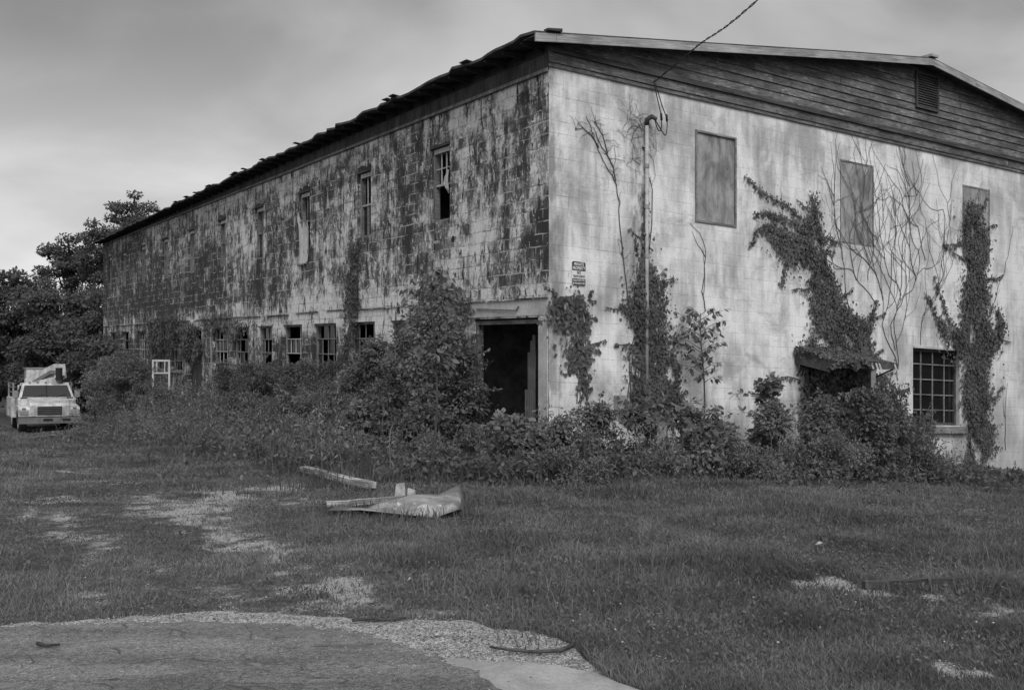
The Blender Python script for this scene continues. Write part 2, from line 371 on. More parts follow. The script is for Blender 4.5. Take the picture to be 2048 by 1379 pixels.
def bareness(x, y):
    m = np.zeros_like(x)
    wx = x + .12 * np.sin(y * 9 + x * 3) + .08 * np.sin(x * 17 + 1.3 * y) ; wy = y + .22 * np.sin(x * 7 + 1) + .12 * np.sin(x * 19 + y * 5)
    for cx, cy, rx, ry, s in BARE:
        d = np.sqrt(((wx - cx) / (rx * 1.15)) ** 2 + ((wy - cy) / (ry * 1.15)) ** 2); m = np.maximum(m, s * ss(1.2, .35, d))
    for (x0_, y0_), (x1_, y1_), ww, s in RUTS:
        tx, ty = x1_ - x0_, y1_ - y0_; L2 = tx * tx + ty * ty; tt = np.clip(((wx - x0_) * tx + (wy - y0_) * ty) / L2, 0, 1); d = np.hypot(wx - x0_ - tx * tt, wy - y0_ - ty * tt) / ww
        m = np.maximum(m, .95 * s * ss(1.5, .0, d))
    m = np.maximum(m, .34 * ss(.5, -2.5, x + .05 * y) * ss(26, 14, y) * ss(-.2, .5, vnoise(x, y * .6, 2.6, 91)))
    return np.clip(m * (.88 + .85 * vnoise(x * 1.0, y * .45, 5.5, 77) + .7 * vnoise(x, y * .6, 14, 78) + .5 * vnoise(x, y, 31, 79)), 0, 1)
def curve_pts(L, z=0.0): return [gp(a, b, z) for a, b in L]
ROAD = [(-60, 8.6), (-20, 7.3), (-8, 6.75)] + curve_pts([(0, 1257), (150, 1250), (300, 1246), (420, 1245), (560, 1250), (640, 1257), (700, 1265), (780, 1284), (850, 1305), (930, 1338), (980, 1366), (1020, 1392), (1100, 1460)]) + [(.9, 3.4), (1.2, 2), (2.5, -4), (6, -14), (-60, -14)]
SHOULDER = [(-30, 7.6), (-8, 6.9)] + curve_pts([(0, 1250), (110, 1245), (230, 1235), (350, 1228), (470, 1221), (600, 1228), (690, 1234), (712, 1246), (800, 1243), (880, 1236), (950, 1243), (980, 1256), (1060, 1265), (1120, 1280), (1150, 1296), (1165, 1315), (1190, 1335), (1195, 1350)]) + [(.7, 5.0), (-1, 4.4), (-30, 4.4)]
SLAB = curve_pts([(900, 1317), (960, 1323), (1060, 1326), (1130, 1334), (1185, 1344), (1215, 1357), (1290, 1386), (1420, 1440)]) + [(1.7, 4.1), (1.6, 3.2), (.6, 3.2), (-.9, 4.9)]
def inpoly(x, y, P):
    c = np.zeros(x.shape, bool); n = len(P); j = n - 1
    for i in range(n):
        xi, yi = P[i]; xj, yj = P[j]
        k = ((yi > y) != (yj > y)) & (x < (xj - xi) * (y - yi) / ((yj - yi) if yj != yi else 1e-9) + xi); c ^= k; j = i
    return c
gx = np.concatenate([[-900, -400, -200, -120, -80, -55, -40, -32], np.arange(-27, -14, .45), np.arange(-14, 14, .16), np.arange(14, 22, .5), [25, 32, 45, 70, 120, 250, 900]])
gy = np.concatenate([[-300, -80, -30, -12, -5, 0, 2], np.arange(3, 26, .16), np.arange(26, 56, .5), [60, 70, 90, 130, 200, 400, 1200]])
GX, GY = np.meshgrid(gx, gy); GZ = ground_h(GX, GY)
V = np.stack([GX.ravel(), GY.ravel(), GZ.ravel()], 1); nx, ny = len(gx), len(gy)
ii = (np.arange(ny - 1)[:, None] * nx + np.arange(nx - 1)[None, :]).ravel()
T = np.stack([ii, ii + 1, ii + nx + 1, ii + nx], 1)
def ground_fn(n, p):
    o = OBJ(n); at = n.node('ShaderNodeAttribute', 2, {'attribute_name': 'tone'})
    big = n.noise(o, .7, 5, .6); mid = n.noise(o, 5, 6, .65); fine = n.noise(o, 60, 3, .7); st = n.node('ShaderNodeTexVoronoi', i0=o, Scale=70)
    soil = n.m('MULTIPLY', n.mix(n.rng(mid, .35, .65), .035, .075), n.rng(fine, .3, .7, .7, 1.3))
    grav = n.m('MULTIPLY', n.rng(st, 0, .6, .12, .30), n.rng(fine, .3, .7, .6, 1.3))
    e = n.m('ADD', at, n.m('MULTIPLY', n.m('SUBTRACT', mid, .5), 1.4)); e = n.m('ADD', e, n.m('MULTIPLY', n.m('SUBTRACT', n.noise(o, 26, 4, .7), .5), .9))
    setv(n, p, n.mix(n.rng(e, .32, .85), soil, grav), n.m('ADD', fine, st), .01, .6)
M_ground = material('soil_and_gravel', ground_fn, .95)
g = trimesh('ground', V, T, M_ground, None, bareness(GX.ravel(), GY.ravel())); tag(g, 'weedy lot of soil and thin grass sloping round the building', 'ground', None, 'structure')
def ragged(P, amp, step=.12):
    out = []
    for i in range(len(P)):
        p, q = np.array(P[i]), np.array(P[(i + 1) % len(P)]); L = np.hypot(*(q - p)); k = max(1, int(L / step)) if (L < 4 and p[1] > 2.5) else 1
        for j in range(k):
            s = p + (q - p) * j / k; out.append((s[0] + rng.normal() * amp * (k > 1), s[1] + rng.normal() * amp * (k > 1)))
    return out
def sheet(name, P, z, mat, label, cat):
    m = MB(); m.quad([(x, y, z) for x, y in P]); o = m.build(name, mat); return tag(o, label, cat, None, 'structure')
def asphalt_fn(n, p):
    o = OBJ(n); a = n.noise(o, 1.1, 5, .6); f = n.noise(o, 110, 3, .8); c = n.noise(o, 9, 5, .7)
    v = n.rng(n.m('ADD', n.m('MULTIPLY', a, .6), n.m('MULTIPLY', c, .4)), .35, .65, .090, .140)
    v = n.m('MULTIPLY', v, n.rng(f, .32, .68, .45, 1.55)); v = n.m('MULTIPLY', v, n.rng(n.noise(o, 38, 4, .75), .32, .68, .62, 1.38)); v = n.m('MULTIPLY', v, n.rng(n.noise(n.sc(o, .5, 2.2), 1, 5, .65), .35, .65, .80, 1.3)); so = n.n.new('ShaderNodeSeparateXYZ'); n.put(so.inputs[0], o); v = n.mix(n.m('MULTIPLY', n.rng(n.m('ADD', n.m('ADD', so.outputs[1], n.m('MULTIPLY', so.outputs[0], .28)), n.m('MULTIPLY', c, .9)), 6.1, 6.9), .5), v, .19)
    cr = n.n.new('ShaderNodeTexVoronoi'); cr.feature = 'DISTANCE_TO_EDGE'; n.put(cr.inputs[0], warp(n, n.sc(o, .45, .75), .5, 2.5)); v = n.mix(n.m('MULTIPLY', n.rng(cr.outputs[0], .012, .003), .7), v, .03)
    sp = n.node('ShaderNodeTexVoronoi', i0=o, Scale=26); v = n.mix(n.rng(sp, .10, .05), v, .3); v = n.mix(n.rng(n.noise(o, 3.1, 5, .7), .60, .66), v, .16); setv(n, p, v, f, .006, .7)
def gravel_fn(n, p):
    o = OBJ(n); vo = n.n.new('ShaderNodeTexVoronoi'); n.put(vo.inputs[0], o); vo.inputs['Scale'].default_value = 85
    r = n.node('ShaderNodeRGBToBW', i0=vo.outputs['Color']); f = n.noise(o, 8, 5, .7)
    v = n.m('MULTIPLY', n.rng(r, .2, .8, .28, .56), n.rng(vo.outputs[0], 0, .75, 1.2, .5)); v = n.m('MULTIPLY', v, n.rng(f, .3, .7, .75, 1.2))
    setv(n, p, v, n.m('SUBTRACT', 1.0, vo.outputs[0]), .012, .9)
def conc_fn(n, p):
    o = OBJ(n); a = n.noise(o, 2.5, 6, .65); f = n.noise(o, 70, 3, .7); s = n.noise(o, 14, 3, .6)
    v = n.m('MULTIPLY', n.rng(a, .35, .65, .20, .30), n.rng(f, .3, .7, .85, 1.15)); v = n.mix(n.rng(s, .70, .73), v, .08); setv(n, p, v, f, .003, .5)
sheet('gravel_shoulder', ragged(SHOULDER, .05), .004, material('pale_gravel', gravel_fn, .95), 'pale crushed gravel strip curving between the grass and the asphalt', 'gravel')
sheet('concrete_pad', ragged(SLAB, .014, .08), .008, material('pad_concrete', conc_fn, .9), 'pale concrete pad scrap beside the asphalt at the bottom edge', 'pavement')
sheet('road', ragged(ROAD, .03, .07), .012, material('worn_asphalt', asphalt_fn, .95), 'worn grey asphalt drive in the foreground', 'road')

# scattered blades, built as one mesh per kind (nobody could count them)
def wedge(n, y0, y1, spread=.62, power=1.0):
    u = rng.random(n); y = y0 * (y1 / y0) ** u if power == 1.0 else y0 + (y1 - y0) * u ** power
    x = (rng.random(n) * 2 - 1) * spread * y; return x, y
def outside_building(x, y, pad=.04):
    a, b = to_ab(np.stack([x, y], -1)); return ~((a > -pad) & (b > -pad) & (a < 19.6) & (b < 36.3))
def blades(name, x, y, hgt, wid, mat, lean=.5, tone=None, dz=0):
    n = len(x); z = ground_h(x, y) - .005 + dz; az_ = rng.random(n) * 2 * np.pi; dx, dy = np.cos(az_), np.sin(az_)
    la = rng.random(n) * 2 * np.pi; le = lean * hgt * (.3 + rng.random(n)); lx, ly = np.cos(la) * le, np.sin(la) * le
    V = np.empty((n, 5, 3)); w2 = wid / 2
    V[:, 0] = np.stack([x - dx * w2, y - dy * w2, z], 1); V[:, 1] = np.stack([x + dx * w2, y + dy * w2, z], 1)
    mx, my, mz = x + lx * .35, y + ly * .35, z + hgt * .6
    V[:, 2] = np.stack([mx + dx * w2 * .75, my + dy * w2 * .75, mz], 1); V[:, 3] = np.stack([mx - dx * w2 * .75, my - dy * w2 * .75, mz], 1)
    V[:, 4] = np.stack([x + lx, y + ly, z + hgt * (1 - .25 * rng.random(n))], 1)
    b = np.arange(n)[:, None] * 5
    T = np.concatenate([b + [[0, 1, 2]], b + [[0, 2, 3]], b + [[3, 2, 4]]], 0)
    tn = rng.random(n) if tone is None else tone
    return trimesh(name, V.reshape(-1, 3), T, mat, None, np.repeat(tn, 5))
x, y = wedge(760000, 5.0, 46, .60)
keep = outside_building(x, y) & ~inpoly(x, y, ROAD) & ~inpoly(x, y, SLAB) & ~(inpoly(x, y, SHOULDER) & (rng.random(len(x)) > .05 * ss(.2, .5, vnoise(x, y, 6, 51))))
bn = bareness(x, y); left = ss(1.5, -2.5, x + .08 * y) * ss(24, 10, y)
thin = .22 * left + .35 * ss(-.1, .6, vnoise(x, y, 2.2, 3)) * left + .55 * ss(.30, .55, vnoise(x, y, 3.4, 44))
keep &= rng.random(len(x)) > np.maximum(bn * .93, thin)
x, y = x[keep], y[keep]; lf = left[keep]
tu = vnoise(x, y, 3.0, 5); big = vnoise(x, y, .9, 6)
cl_ = vnoise(x, y, 9.0, 15); hg = (.022 + .045 * rng.random(len(x)) ** 2 + .035 * np.clip(tu + .2, 0, 1) + .035 * np.clip(cl_, 0, 1)) * (1 - .5 * lf) * (1 + .35 * ss(6, 20, y)) * (.65 + .8 * ss(-.35, .55, vnoise(x, y, 3.7, 72)))
wd = .0026 + .00085 * y * (.5 + .7 * rng.random(len(x)))
tn = np.clip(.34 + .38 * ss(-.5, .5, vnoise(x, y, 4.5, 71)) - .19 + .28 * big + .18 * tu + .55 * (rng.random(len(x)) - .5) + .10 * lf + .25 * (rng.random(len(x)) > .93), 0, 1)
o = blades('grass', x, y, hg, wd, M_grass, .8, tn); tag(o, 'short unmown grass spread over the lot', 'grass', None, 'stuff')
x, y = wedge(9000, 5.6, 26, .58); k = outside_building(x, y, .3) & ~inpoly(x, y, ROAD) & ~inpoly(x, y, SHOULDER) & ~inpoly(x, y, SLAB) & (vnoise(x, y, 1.3, 61) > .0) & (bareness(x, y) < .3); x, y = x[k], y[k]
o = blades('seed_stalks', x, y, .10 + .16 * rng.random(len(x)), .003 + .0006 * y, M_weed, .5, .6 + .4 * rng.random(len(x))); tag(o, 'thin seeding grass stalks standing over the short grass', 'grass', None, 'stuff')
# low broad weeds and clover in the grass
def leaves(name, P, D, Nn, size, asp, mat, parent=None, tone=None, fold=.25, kind4=False):
    n = len(P); D = D / np.linalg.norm(D, axis=1, keepdims=True); S = np.cross(D, Nn); S /= np.linalg.norm(S, axis=1, keepdims=True) + 1e-9; U = np.cross(S, D)
    s = size[:, None] if np.ndim(size) else size; a = asp
    V = np.empty((n, 6, 3))
    V[:, 0] = P; V[:, 1] = P + D * s * .35 + S * s * a * .5 - U * s * fold * .3; V[:, 2] = P + D * s * .7 + S * s * a * .36 - U * s * fold * .5
    V[:, 3] = P + D * s - U * s * fold * .9; V[:, 4] = P + D * s * .7 - S * s * a * .36 - U * s * fold * .5; V[:, 5] = P + D * s * .35 - S * s * a * .5 - U * s * fold * .3
    b = np.arange(n)[:, None] * 6
    T = np.concatenate([b + [[0, 1, 2, 3]], b + [[0, 3, 4, 5]]], 0)
    tn = rng.random(n) if tone is None else tone
    return trimesh(name, V.reshape(-1, 3), T, mat, parent, np.repeat(tn, 6))
def rdir(n, up=0.0, scale=1.0):
    d = rng.normal(size=(n, 3)) * scale; d[:, 2] += up; return d / np.linalg.norm(d, axis=1, keepdims=True)
x, y = wedge(46000, 5.6, 30, .58); k = outside_building(x, y, .1) & ~inpoly(x, y, ROAD) & ~inpoly(x, y, SHOULDER) & ~inpoly(x, y, SLAB) & (vnoise(x, y, 1.7, 9) > -.12) & (bareness(x, y) < .3)
x, y = x[k], y[k]; P = np.stack([x, y, ground_h(x, y) + .02 + .05 * rng.random(len(x))], 1)
o = leaves('ground_weeds', P, rdir(len(x), .1), rdir(len(x), 1.5), .012 + .016 * rng.random(len(x)) + .0012 * y, .6, M_weed); tag(o, 'low broad-leaved weeds mixed through the grass', 'weeds', None, 'stuff')
x, y = wedge(2600, 5.8, 19, .55); k = (vnoise(x, y, 1.1, 12) > .05) & (x > -2.2) & ~inpoly(x, y, ROAD) & ~inpoly(x, y, SHOULDER) & ~inpoly(x, y, SLAB) & outside_building(x, y, 1.5)
x, y = x[k][:60], y[k][:60]; Vs = []; Ts = []
oc = np.array([(1, 0, 0), (-1, 0, 0), (0, 1, 0), (0, -1, 0), (0, 0, 1), (0, 0, -1)], float); of = np.array([(0, 2, 4), (2, 1, 4), (1, 3, 4), (3, 0, 4), (2, 0, 5), (1, 2, 5), (3, 1, 5), (0, 3, 5)])
for i in range(len(x)):
    r = .006 + .005 * rng.random(); Vs.append(oc * [r, r, r * .7] + [x[i], y[i], float(ground_h(x[i], y[i])) + .07 + .04 * rng.random()]); Ts.append(of + 6 * i)
o = trimesh('clover_flowers', np.concatenate(Vs), np.concatenate(Ts), M_flower); tag(o, 'tiny white clover heads dotted through the grass', 'flowers', None, 'stuff')
# loose stones on the shoulder and the bare patches
x, y = wedge(120000, 5.0, 16, .58); ins = inpoly(x, y, SHOULDER) & ~inpoly(x, y, ROAD) & ~inpoly(x, y, SLAB); bb = bareness(x, y)
ed = np.array(ragged(ROAD[2:15], 0, .1)); ed = ed[ed[:, 1] > 3.2]; de = np.full(len(x), 9.0)
for q in ed: de = np.minimum(de, np.hypot(x - q[0], (y - q[1])))
on_slab = (inpoly(x, y, ROAD) & (rng.random(len(x)) < .006 + .55 * np.exp(-de / .16) + .10 * np.exp(-de / .6))) | (inpoly(x, y, SLAB) & (rng.random(len(x)) < .01))
k = ins | ((bb > .45) & (rng.random(len(x)) < .5)) | on_slab; x, y = x[k], y[k]; n = len(x)
r = (.0024 + .0042 * rng.random(n) ** 3) * (1 + .05 * y); sc3 = np.stack([r * (.8 + .6 * rng.random(n)), r * (.8 + .6 * rng.random(n)), r * .6], 1)
Vv = oc[None] * sc3[:, None] + rng.normal(size=(n, 6, 3)) * r[:, None, None] * .18 + np.stack([x, y, ground_h(x, y) + .008 + r * .3], 1)[:, None]
o = trimesh('gravel', Vv.reshape(-1, 3), (of[None] + 6 * np.arange(n)[:, None, None]).reshape(-1, 3), M_dryleaf, None, np.repeat(rng.random(n), 6)); tag(o, 'loose pale stones on the shoulder and bare patches', 'gravel', None, 'stuff')

# ------------------------------------------------------------------ the building
bld = empty('factory_building', B(0, 0, 0), 'long abandoned two-storey concrete block building with stained side and whitewashed gable end', 'building')
def wall_panel(name, mapf, u0, u1, z0, z1, holes, t_, mat, uback0=None, flip=False):
    us = sorted({u0, u1} | {h[0] for h in holes} | {h[1] for h in holes}); zs = sorted({z0, z1} | {h[2] for h in holes} | {h[3] for h in holes})
    m = MB()
    def q(pts, uv):
        P = [mapf(*p) for p in pts]
        if flip: P = P[::-1]; uv = uv[::-1]
        m.quad(P, uv)
    for i in range(len(us) - 1):
        for j in range(len(zs) - 1):
            a, b, c, d = us[i], us[i + 1], zs[j], zs[j + 1]; mu, mz = (a + b) / 2, (c + d) / 2
            if any(h[0] < mu < h[1] and h[2] < mz < h[3] for h in holes): continue
            q([(a, 0, c), (b, 0, c), (b, 0, d), (a, 0, d)], [(a, c), (b, c), (b, d), (a, d)])
            a2 = max(a, uback0) if uback0 is not None else a
            q([(a2, -t_, c), (a2, -t_, d), (b, -t_, d), (b, -t_, c)], [(a2, c), (a2, d), (b, d), (b, c)])
    for a, b, c, d in holes:
        q([(a, 0, c), (a, 0, d), (a, -t_, d), (a, -t_, c)], [(a, c), (a, d), (a + t_, d), (a + t_, c)])
        q([(b, 0, d), (b, 0, c), (b, -t_, c), (b, -t_, d)], [(b, d), (b, c), (b + t_, c), (b + t_, d)])
        q([(a, 0, d), (b, 0, d), (b, -t_, d), (a, -t_, d)], [(a, d), (b, d), (b, d + t_), (a, d + t_)])
        q([(b, 0, c), (a, 0, c), (a, -t_, c), (b, -t_, c)], [(b, c), (a, c), (a, c - t_), (b, c - t_)])
    return m.build(name, mat, bld)
fL = lambda u, n, z: B(-n, u, z); fR = lambda u, n, z: B(u, -n, z)
UP = [(3.36, 4.12), (6.96, 7.64), (10.62, 11.33), (14.1, 14.8), (17.6, 18.3), (21.1, 21.8), (24.6, 25.3), (28.1, 28.8), (31.5, 32.2), (34.4, 35.0)]
LOW = [(5.2, 5.95), (6.76, 8.14), (8.93, 10.36), (11.15, 12.54), (13.4, 14.55), (15.4, 16.8), (17.36, 18.9), (22.6, 24.0), (25.0, 26.4), (28, 29.4), (31, 32.4), (33.4, 34.8)]
ZU0, ZU1 = 4.38, 5.84
holesL = [(a, b, ZU0, ZU1) for a, b in UP] + [(a, b, 1.05, 2.51) for a, b in LOW] + [(.29, 2.44, -.35, 2.47), (20.25, 21.75, .55, 2.46)]
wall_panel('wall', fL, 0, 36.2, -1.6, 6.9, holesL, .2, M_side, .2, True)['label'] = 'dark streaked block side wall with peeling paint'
BW = [(3.14, 4.13, 4.36, 6.0), (6.92, 7.93, 4.36, 6.01), (10.81, 11.79, 4.36, 6.01)]
WIN = (9.15, 10.71, .78, 2.39); DR = (6.05, 7.3, -.45, 2.02)
wall_panel('wall', fR, 0, 19.5, -1.9, 6.6, BW + [WIN, DR], .2, M_end, .2)['label'] = 'whitewashed block gable end wall'
MB().box(0.2, 19.5, 36.0, 36.2, -1.6, 6.9, B).build('wall', M_side, bld)
MB().box(19.3, 19.5, .2, 36.0, -1.6, 6.9, B).build('wall', M_side, bld)
m = MB(); m.box(.2, 19.3, .2, 36, 2.78, 2.95, B); m.build('upper_floor', M_interior, bld)
m = MB(); m.box(.2, 19.3, .2, 36, -.62, -.5, B); m.build('lower_floor', M_interior, bld)
MB().box(.2, 19.3, .2, 36, 6.62, 6.7, B).build('ceiling', M_interior, bld)
m = MB(); m.box(3.4, 3.5, .2, 4.5, -.5, 2.78, B); m.box(.2, 3.5, 4.5, 4.6, -.5, 2.78, B); m.build('inner_partition', M_interior, bld)
m = MB(); m.box(3.4, 3.5, .2, 36, 2.95, 6.6, B); m.build('inner_partition', M_interior, bld)
# ledge between the storeys, door lintel, corner pillar strip
m = MB()
u = 0.0
while u < 36:
    l = 1.2 + rng.random() * 1.6; j = rng.normal() * .008
    m.box(-.035 + j, -.002, u, min(u + l, 36.2), 2.775 + j, 2.80 + j, B); u += l + (.05 if rng.random() < .6 else .5)
m.build('floor_ledge', M_side, bld)
m = MB(); m.box(-.012, -.002, 0.02, 3.0, 2.50, 2.772, B)
m.build('door_lintel', M_white2, bld)['label'] = 'pale concrete lintel over the wide corner doorway'
m = MB(); m.box(-.02, .2, .02, .285, -.9, 2.465, B); m.build('corner_post', M_white2, bld)
M_rust = plain('door_frame_paint', .09, .8, .5, 5)
m = MB(); m.box(.04, .12, .29, .36, -.5, 2.44, B); m.box(.04, .12, 2.37, 2.44, -.5, 2.44, B); m.box(.04, .12, .36, 2.37, 2.37, 2.44, B); m.build('door_frame', M_rust, bld)
m = MB()
for k, (bb, top) in enumerate(((.92, 2.2), (1.02, 2.1), (1.13, 1.9), (1.25, 1.25))):
    m.box(.33 + .02 * k, .35 + .02 * k, bb, bb + .08, -.5, top, B)
m.build('door_slats', M_greywood, bld)['label'] = 'broken upright boards left standing inside the doorway'
m = MB(); m.bar(B(-.03, 2.3, 2.66), B(-.04, .95, 2.59), .02, .02); m.bar(B(-.04, .95, 2.59), B(-.04, .86, 2.66), .02, .02); m.build('bent_rod', M_greywood, bld)
# back doorway leaf
MB().box(.1, .14, 20.5, 21.75, .55, 1.9, B).build('door', M_darkwood, bld)

# upper windows, deep in the wall
def upper_window(i, a, b):
    z0, z1 = ZU0, ZU1; f = MB(); w_ = .075
    f.box(.05, .15, a, a + w_, z0, z1, B); f.box(.05, .15, b - w_, b, z0, z1, B); f.box(.05, .15, a + w_, b - w_, z0, z0 + .05, B)
    fo = f.build('window_frame', M_greywood, bld)
    MB().box(.03, .149, a + w_, b - w_, z1 - .13, z1 - .04, B).build('head_rail', M_palewood, fo)
    MB().box(-.03, .03, a - .02, b + .02, z1 - .03, z1 + .02, B).build('drip_cap', M_darkwood, fo)
    if i in (0, 1, 2, 3, 4):
        zm = z0 + .70; s = MB(); s.box(.07, .11, a + w_, b - w_, zm, zm + .04, B)
        if i < 4:
            nv = 2 if i == 0 else 1
            for k in range(nv):
                uu = a + w_ + (b - a - 2 * w_) * (k + 1) / (nv + 1); s.box(.075, .10, uu - .012, uu + .012, zm + .04, z1 - .13, B)
            if i == 0: s.box(.08, .098, a + w_, b - w_, zm + .33, zm + .35, B)
        s.box(.07, .11, a + w_, a + w_ + .03, zm + .04, z1 - .13, B)
        s.build('sash', M_palewood if i < 2 else M_greywood, fo)
        if i in (1, 3):
            s = MB(); uu = (a + b) / 2; s.box(.075, .10, uu - .012, uu + .012, z0 + .05, zm, B); s.build('sash', M_greywood, fo)
            MB().box(.112, .115, a + w_, b - w_, z0 + .05, zm, B).build('glazing', M_glass, fo)
    if i >= 4:
        s = MB(); n = 4
        for k in range(n):
            u0 = a + w_ + (b - a - 2 * w_) * k / n; top = z1 - .14 - (.0 if rng.random() < .5 else .5 * rng.random())
            s.box(.10, .12, u0 + .008, u0 + (b - a - 2 * w_) / n, z0 + .05, top, B)
        s.build('boarding', M_greywood, fo)
    # crumbled block edge over the opening
    s = MB()
    for k in range(5):
        uu = a - .02 + (b - a) * k / 5; s.box(-.02 - .012 * rng.random(), -.002, uu, uu + .09 + .05 * rng.random(), z1 + .025, z1 + .06 + .07 * rng.random(), B)
    s.build('crumbled_head', M_side, fo)
for i, (a, b) in enumerate(UP): upper_window(i, a, b)
# lower windows: steel sashes, partly glazed, partly broken
def lower_window(i, a, b, z0=1.05, z1=2.51):
    f = MB(); w_ = .05
    f.box(.08, .14, a, a + w_, z0, z1, B); f.box(.08, .14, b - w_, b, z0, z1, B); f.box(.08, .14, a + w_, b - w_, z1 - w_, z1, B); f.box(.08, .14, a + w_, b - w_, z0, z0 + w_, B)
    fo = f.build('window_frame', M_greywood, bld); s = MB()
    nr = 4; nc = 4 if b - a > 1 else 2
    rows = [z0 + (z1 - z0) * k / nr for k in range(1, nr)]
    for z in rows:
        if rng.random() < .85: s.box(.09, .115, a + w_, b - w_, z - .014, z + .014, B)
    for k in range(1, nc):
        uu = a + (b - a) * k / nc
        for r in range(nr):
            if rng.random() < .75: s.box(.095, .112, uu - .012, uu + .012, z0 + (z1 - z0) * r / nr + .015, z0 + (z1 - z0) * (r + 1) / nr - .015, B)
    s.build('sash_bars', (M_palewood, M_greywood, M_greywood)[i % 3], fo)
    s = MB()
    for k in range(nc):
        for r in range(nr):
            if rng.random() < .55:
                d = rng.random() * .01
                s.box(.118 + d, .122 + d, a + (b - a) * k / nc + .02, a + (b - a) * (k + 1) / nc - .02, z0 + (z1 - z0) * r / nr + .02, z0 + (z1 - z0) * (r + 1) / nr - .02, B)
    if s.v: s.build('glazing', plain('dusty_glass', (.05, .09, .03)[i % 3], .25, .5, 5), fo)
    MB().box(-.05, .08, a - .05, b + .05, z0 - .06, z0 - .002, B).build('window_sill', M_greywood, fo)
for i, (a, b) in enumerate(LOW): lower_window(i, a, b)
# projecting block mullion strips
# gable end: boarded windows
for i, (a, b, z0, z1) in enumerate(BW):
    f = MB(); w_ = .035
    for q in ((a, a + w_, z0, z1), (b - w_, b, z0, z1), (a + w_, b - w_, z0, z0 + w_), (a + w_, b - w_, z1 - w_, z1)): f.box(q[0], q[1], -.025 if i == 0 else .0 + .004, .06, q[2], q[3], B)
    f.build('window_frame', M_greywood, bld)
    MB().box(a + w_, b - w_, .012, .03, z0 + w_, z1 - w_, B).build('window_board', M_board, bld)
a, b, z0, z1 = WIN
f = MB(); w_ = .06
for q in ((a, a + w_, z0, z1), (b - w_, b, z0, z1), (a + w_, b - w_, z0, z0 + w_), (a + w_, b - w_, z1 - w_, z1)): f.box(q[0], q[1], .09, .15, q[2], q[3], B)
fo = f.build('window_frame', M_darkwood, bld); s = MB()
for k in range(1, 4): s.box(a + (b - a) * k / 4 - .014, a + (b - a) * k / 4 + .014, .10, .12, z0 + w_, z1 - w_, B)
for k in range(1, 5): s.box(a + w_, b - w_, .105, .125, z0 + (z1 - z0) * k / 5 - .012, z0 + (z1 - z0) * k / 5 + .012, B)
s.build('sash_bars', M_greywood, fo); MB().box(a + w_, b - w_, .135, .14, z0 + w_, z1 - w_, B).build('glazing', M_glass, fo)
MB().box(a - .05, b + .12, -.12, -.003, z0 - .16, z0 - .02, B).build('window_sill', M_greywood, bld, bevel=.01)
MB().box(a + .0, b + .0, -.03, -.003, z1 + .005, z1 + .05, B).build('window_lintel', M_white2, bld)
MB().box(DR[0], DR[1], .08, .12, DR[2], DR[3], B).build('door', M_darkwood, bld)

# roof profile measured along the gable
PROF = [(-.5, 6.92), (-.1, 6.985), (2.94, 7.44), (6.8, 8.03), (9.3, 8.39), (10.74, 8.20), (12.5, 7.97), (20.0, 6.95)]
def roof_z(a): return float(np.interp(a, [p[0] for p in PROF], [p[1] for p in PROF]))
def droop(a, b): return -.42 * max(b, 0) / 36 * max(0, 1 - max(a + .5, 0) / 2.0)
m = MB(); bs = [-.35] + list(np.arange(.0, 36.4, .28)) + [36.55]
edge = [(rng.normal() * .022, abs(rng.normal()) * .02 + (.03 if rng.random() < .2 else 0)) for _ in bs]
as_ = [p[0] for p in PROF]; th = .045
def RP(i, k, low):
    a = as_[k]; b = bs[i]; z = roof_z(a) + droop(a, b)
    if k == 0: a += edge[i][0] - (.05 if edge[i][1] > .03 else 0); z += edge[i][1] * .4
    return B(a, b, z - (th if low else 0))
for i in range(len(bs) - 1):
    for k in range(len(as_) - 1):
        uv = [(as_[k], bs[i]), (as_[k + 1], bs[i]), (as_[k + 1], bs[i + 1]), (as_[k], bs[i + 1])]
        m.quad([RP(i, k, 0), RP(i, k + 1, 0), RP(i + 1, k + 1, 0), RP(i + 1, k, 0)], uv); m.quad([RP(i, k, 1), RP(i + 1, k, 1), RP(i + 1, k + 1, 1), RP(i, k + 1, 1)], uv)
    m.quad([RP(i, 0, 0), RP(i + 1, 0, 0), RP(i + 1, 0, 1), RP(i, 0, 1)])
for k in range(len(as_) - 1): m.quad([RP(0, k, 0), RP(0, k, 1), RP(0, k + 1, 1), RP(0, k + 1, 0)])
roof = m.build('roof', M_roof, bld)
# curled scraps of roofing along the edges
for k in range(16):
    b = rng.random() ** 1.4 * 34 - .3; z = roof_z(-.5) + droop(-.5, b) + .005; l = .15 + .3 * rng.random()
    MB().box8([B(x_, y_, z + dz_ + (.012 + .012 * rng.random() if x_ < -.45 else 0)) for x_ in (-.56 - .05 * rng.random(), -.38) for y_ in (b, b + l) for dz_ in (0, .012)]).build('loose_shingle', M_roof, roof)
m = MB(); m.box8([B(x_, y_, z_) for x_ in (-.30, -.02) for y_ in (-.42, -.30) for z_ in (6.955 + .10 * (x_ + .36), 6.985 + .16 * (x_ + .36))]); m.build('loose_shingle', M_darkwood, roof)
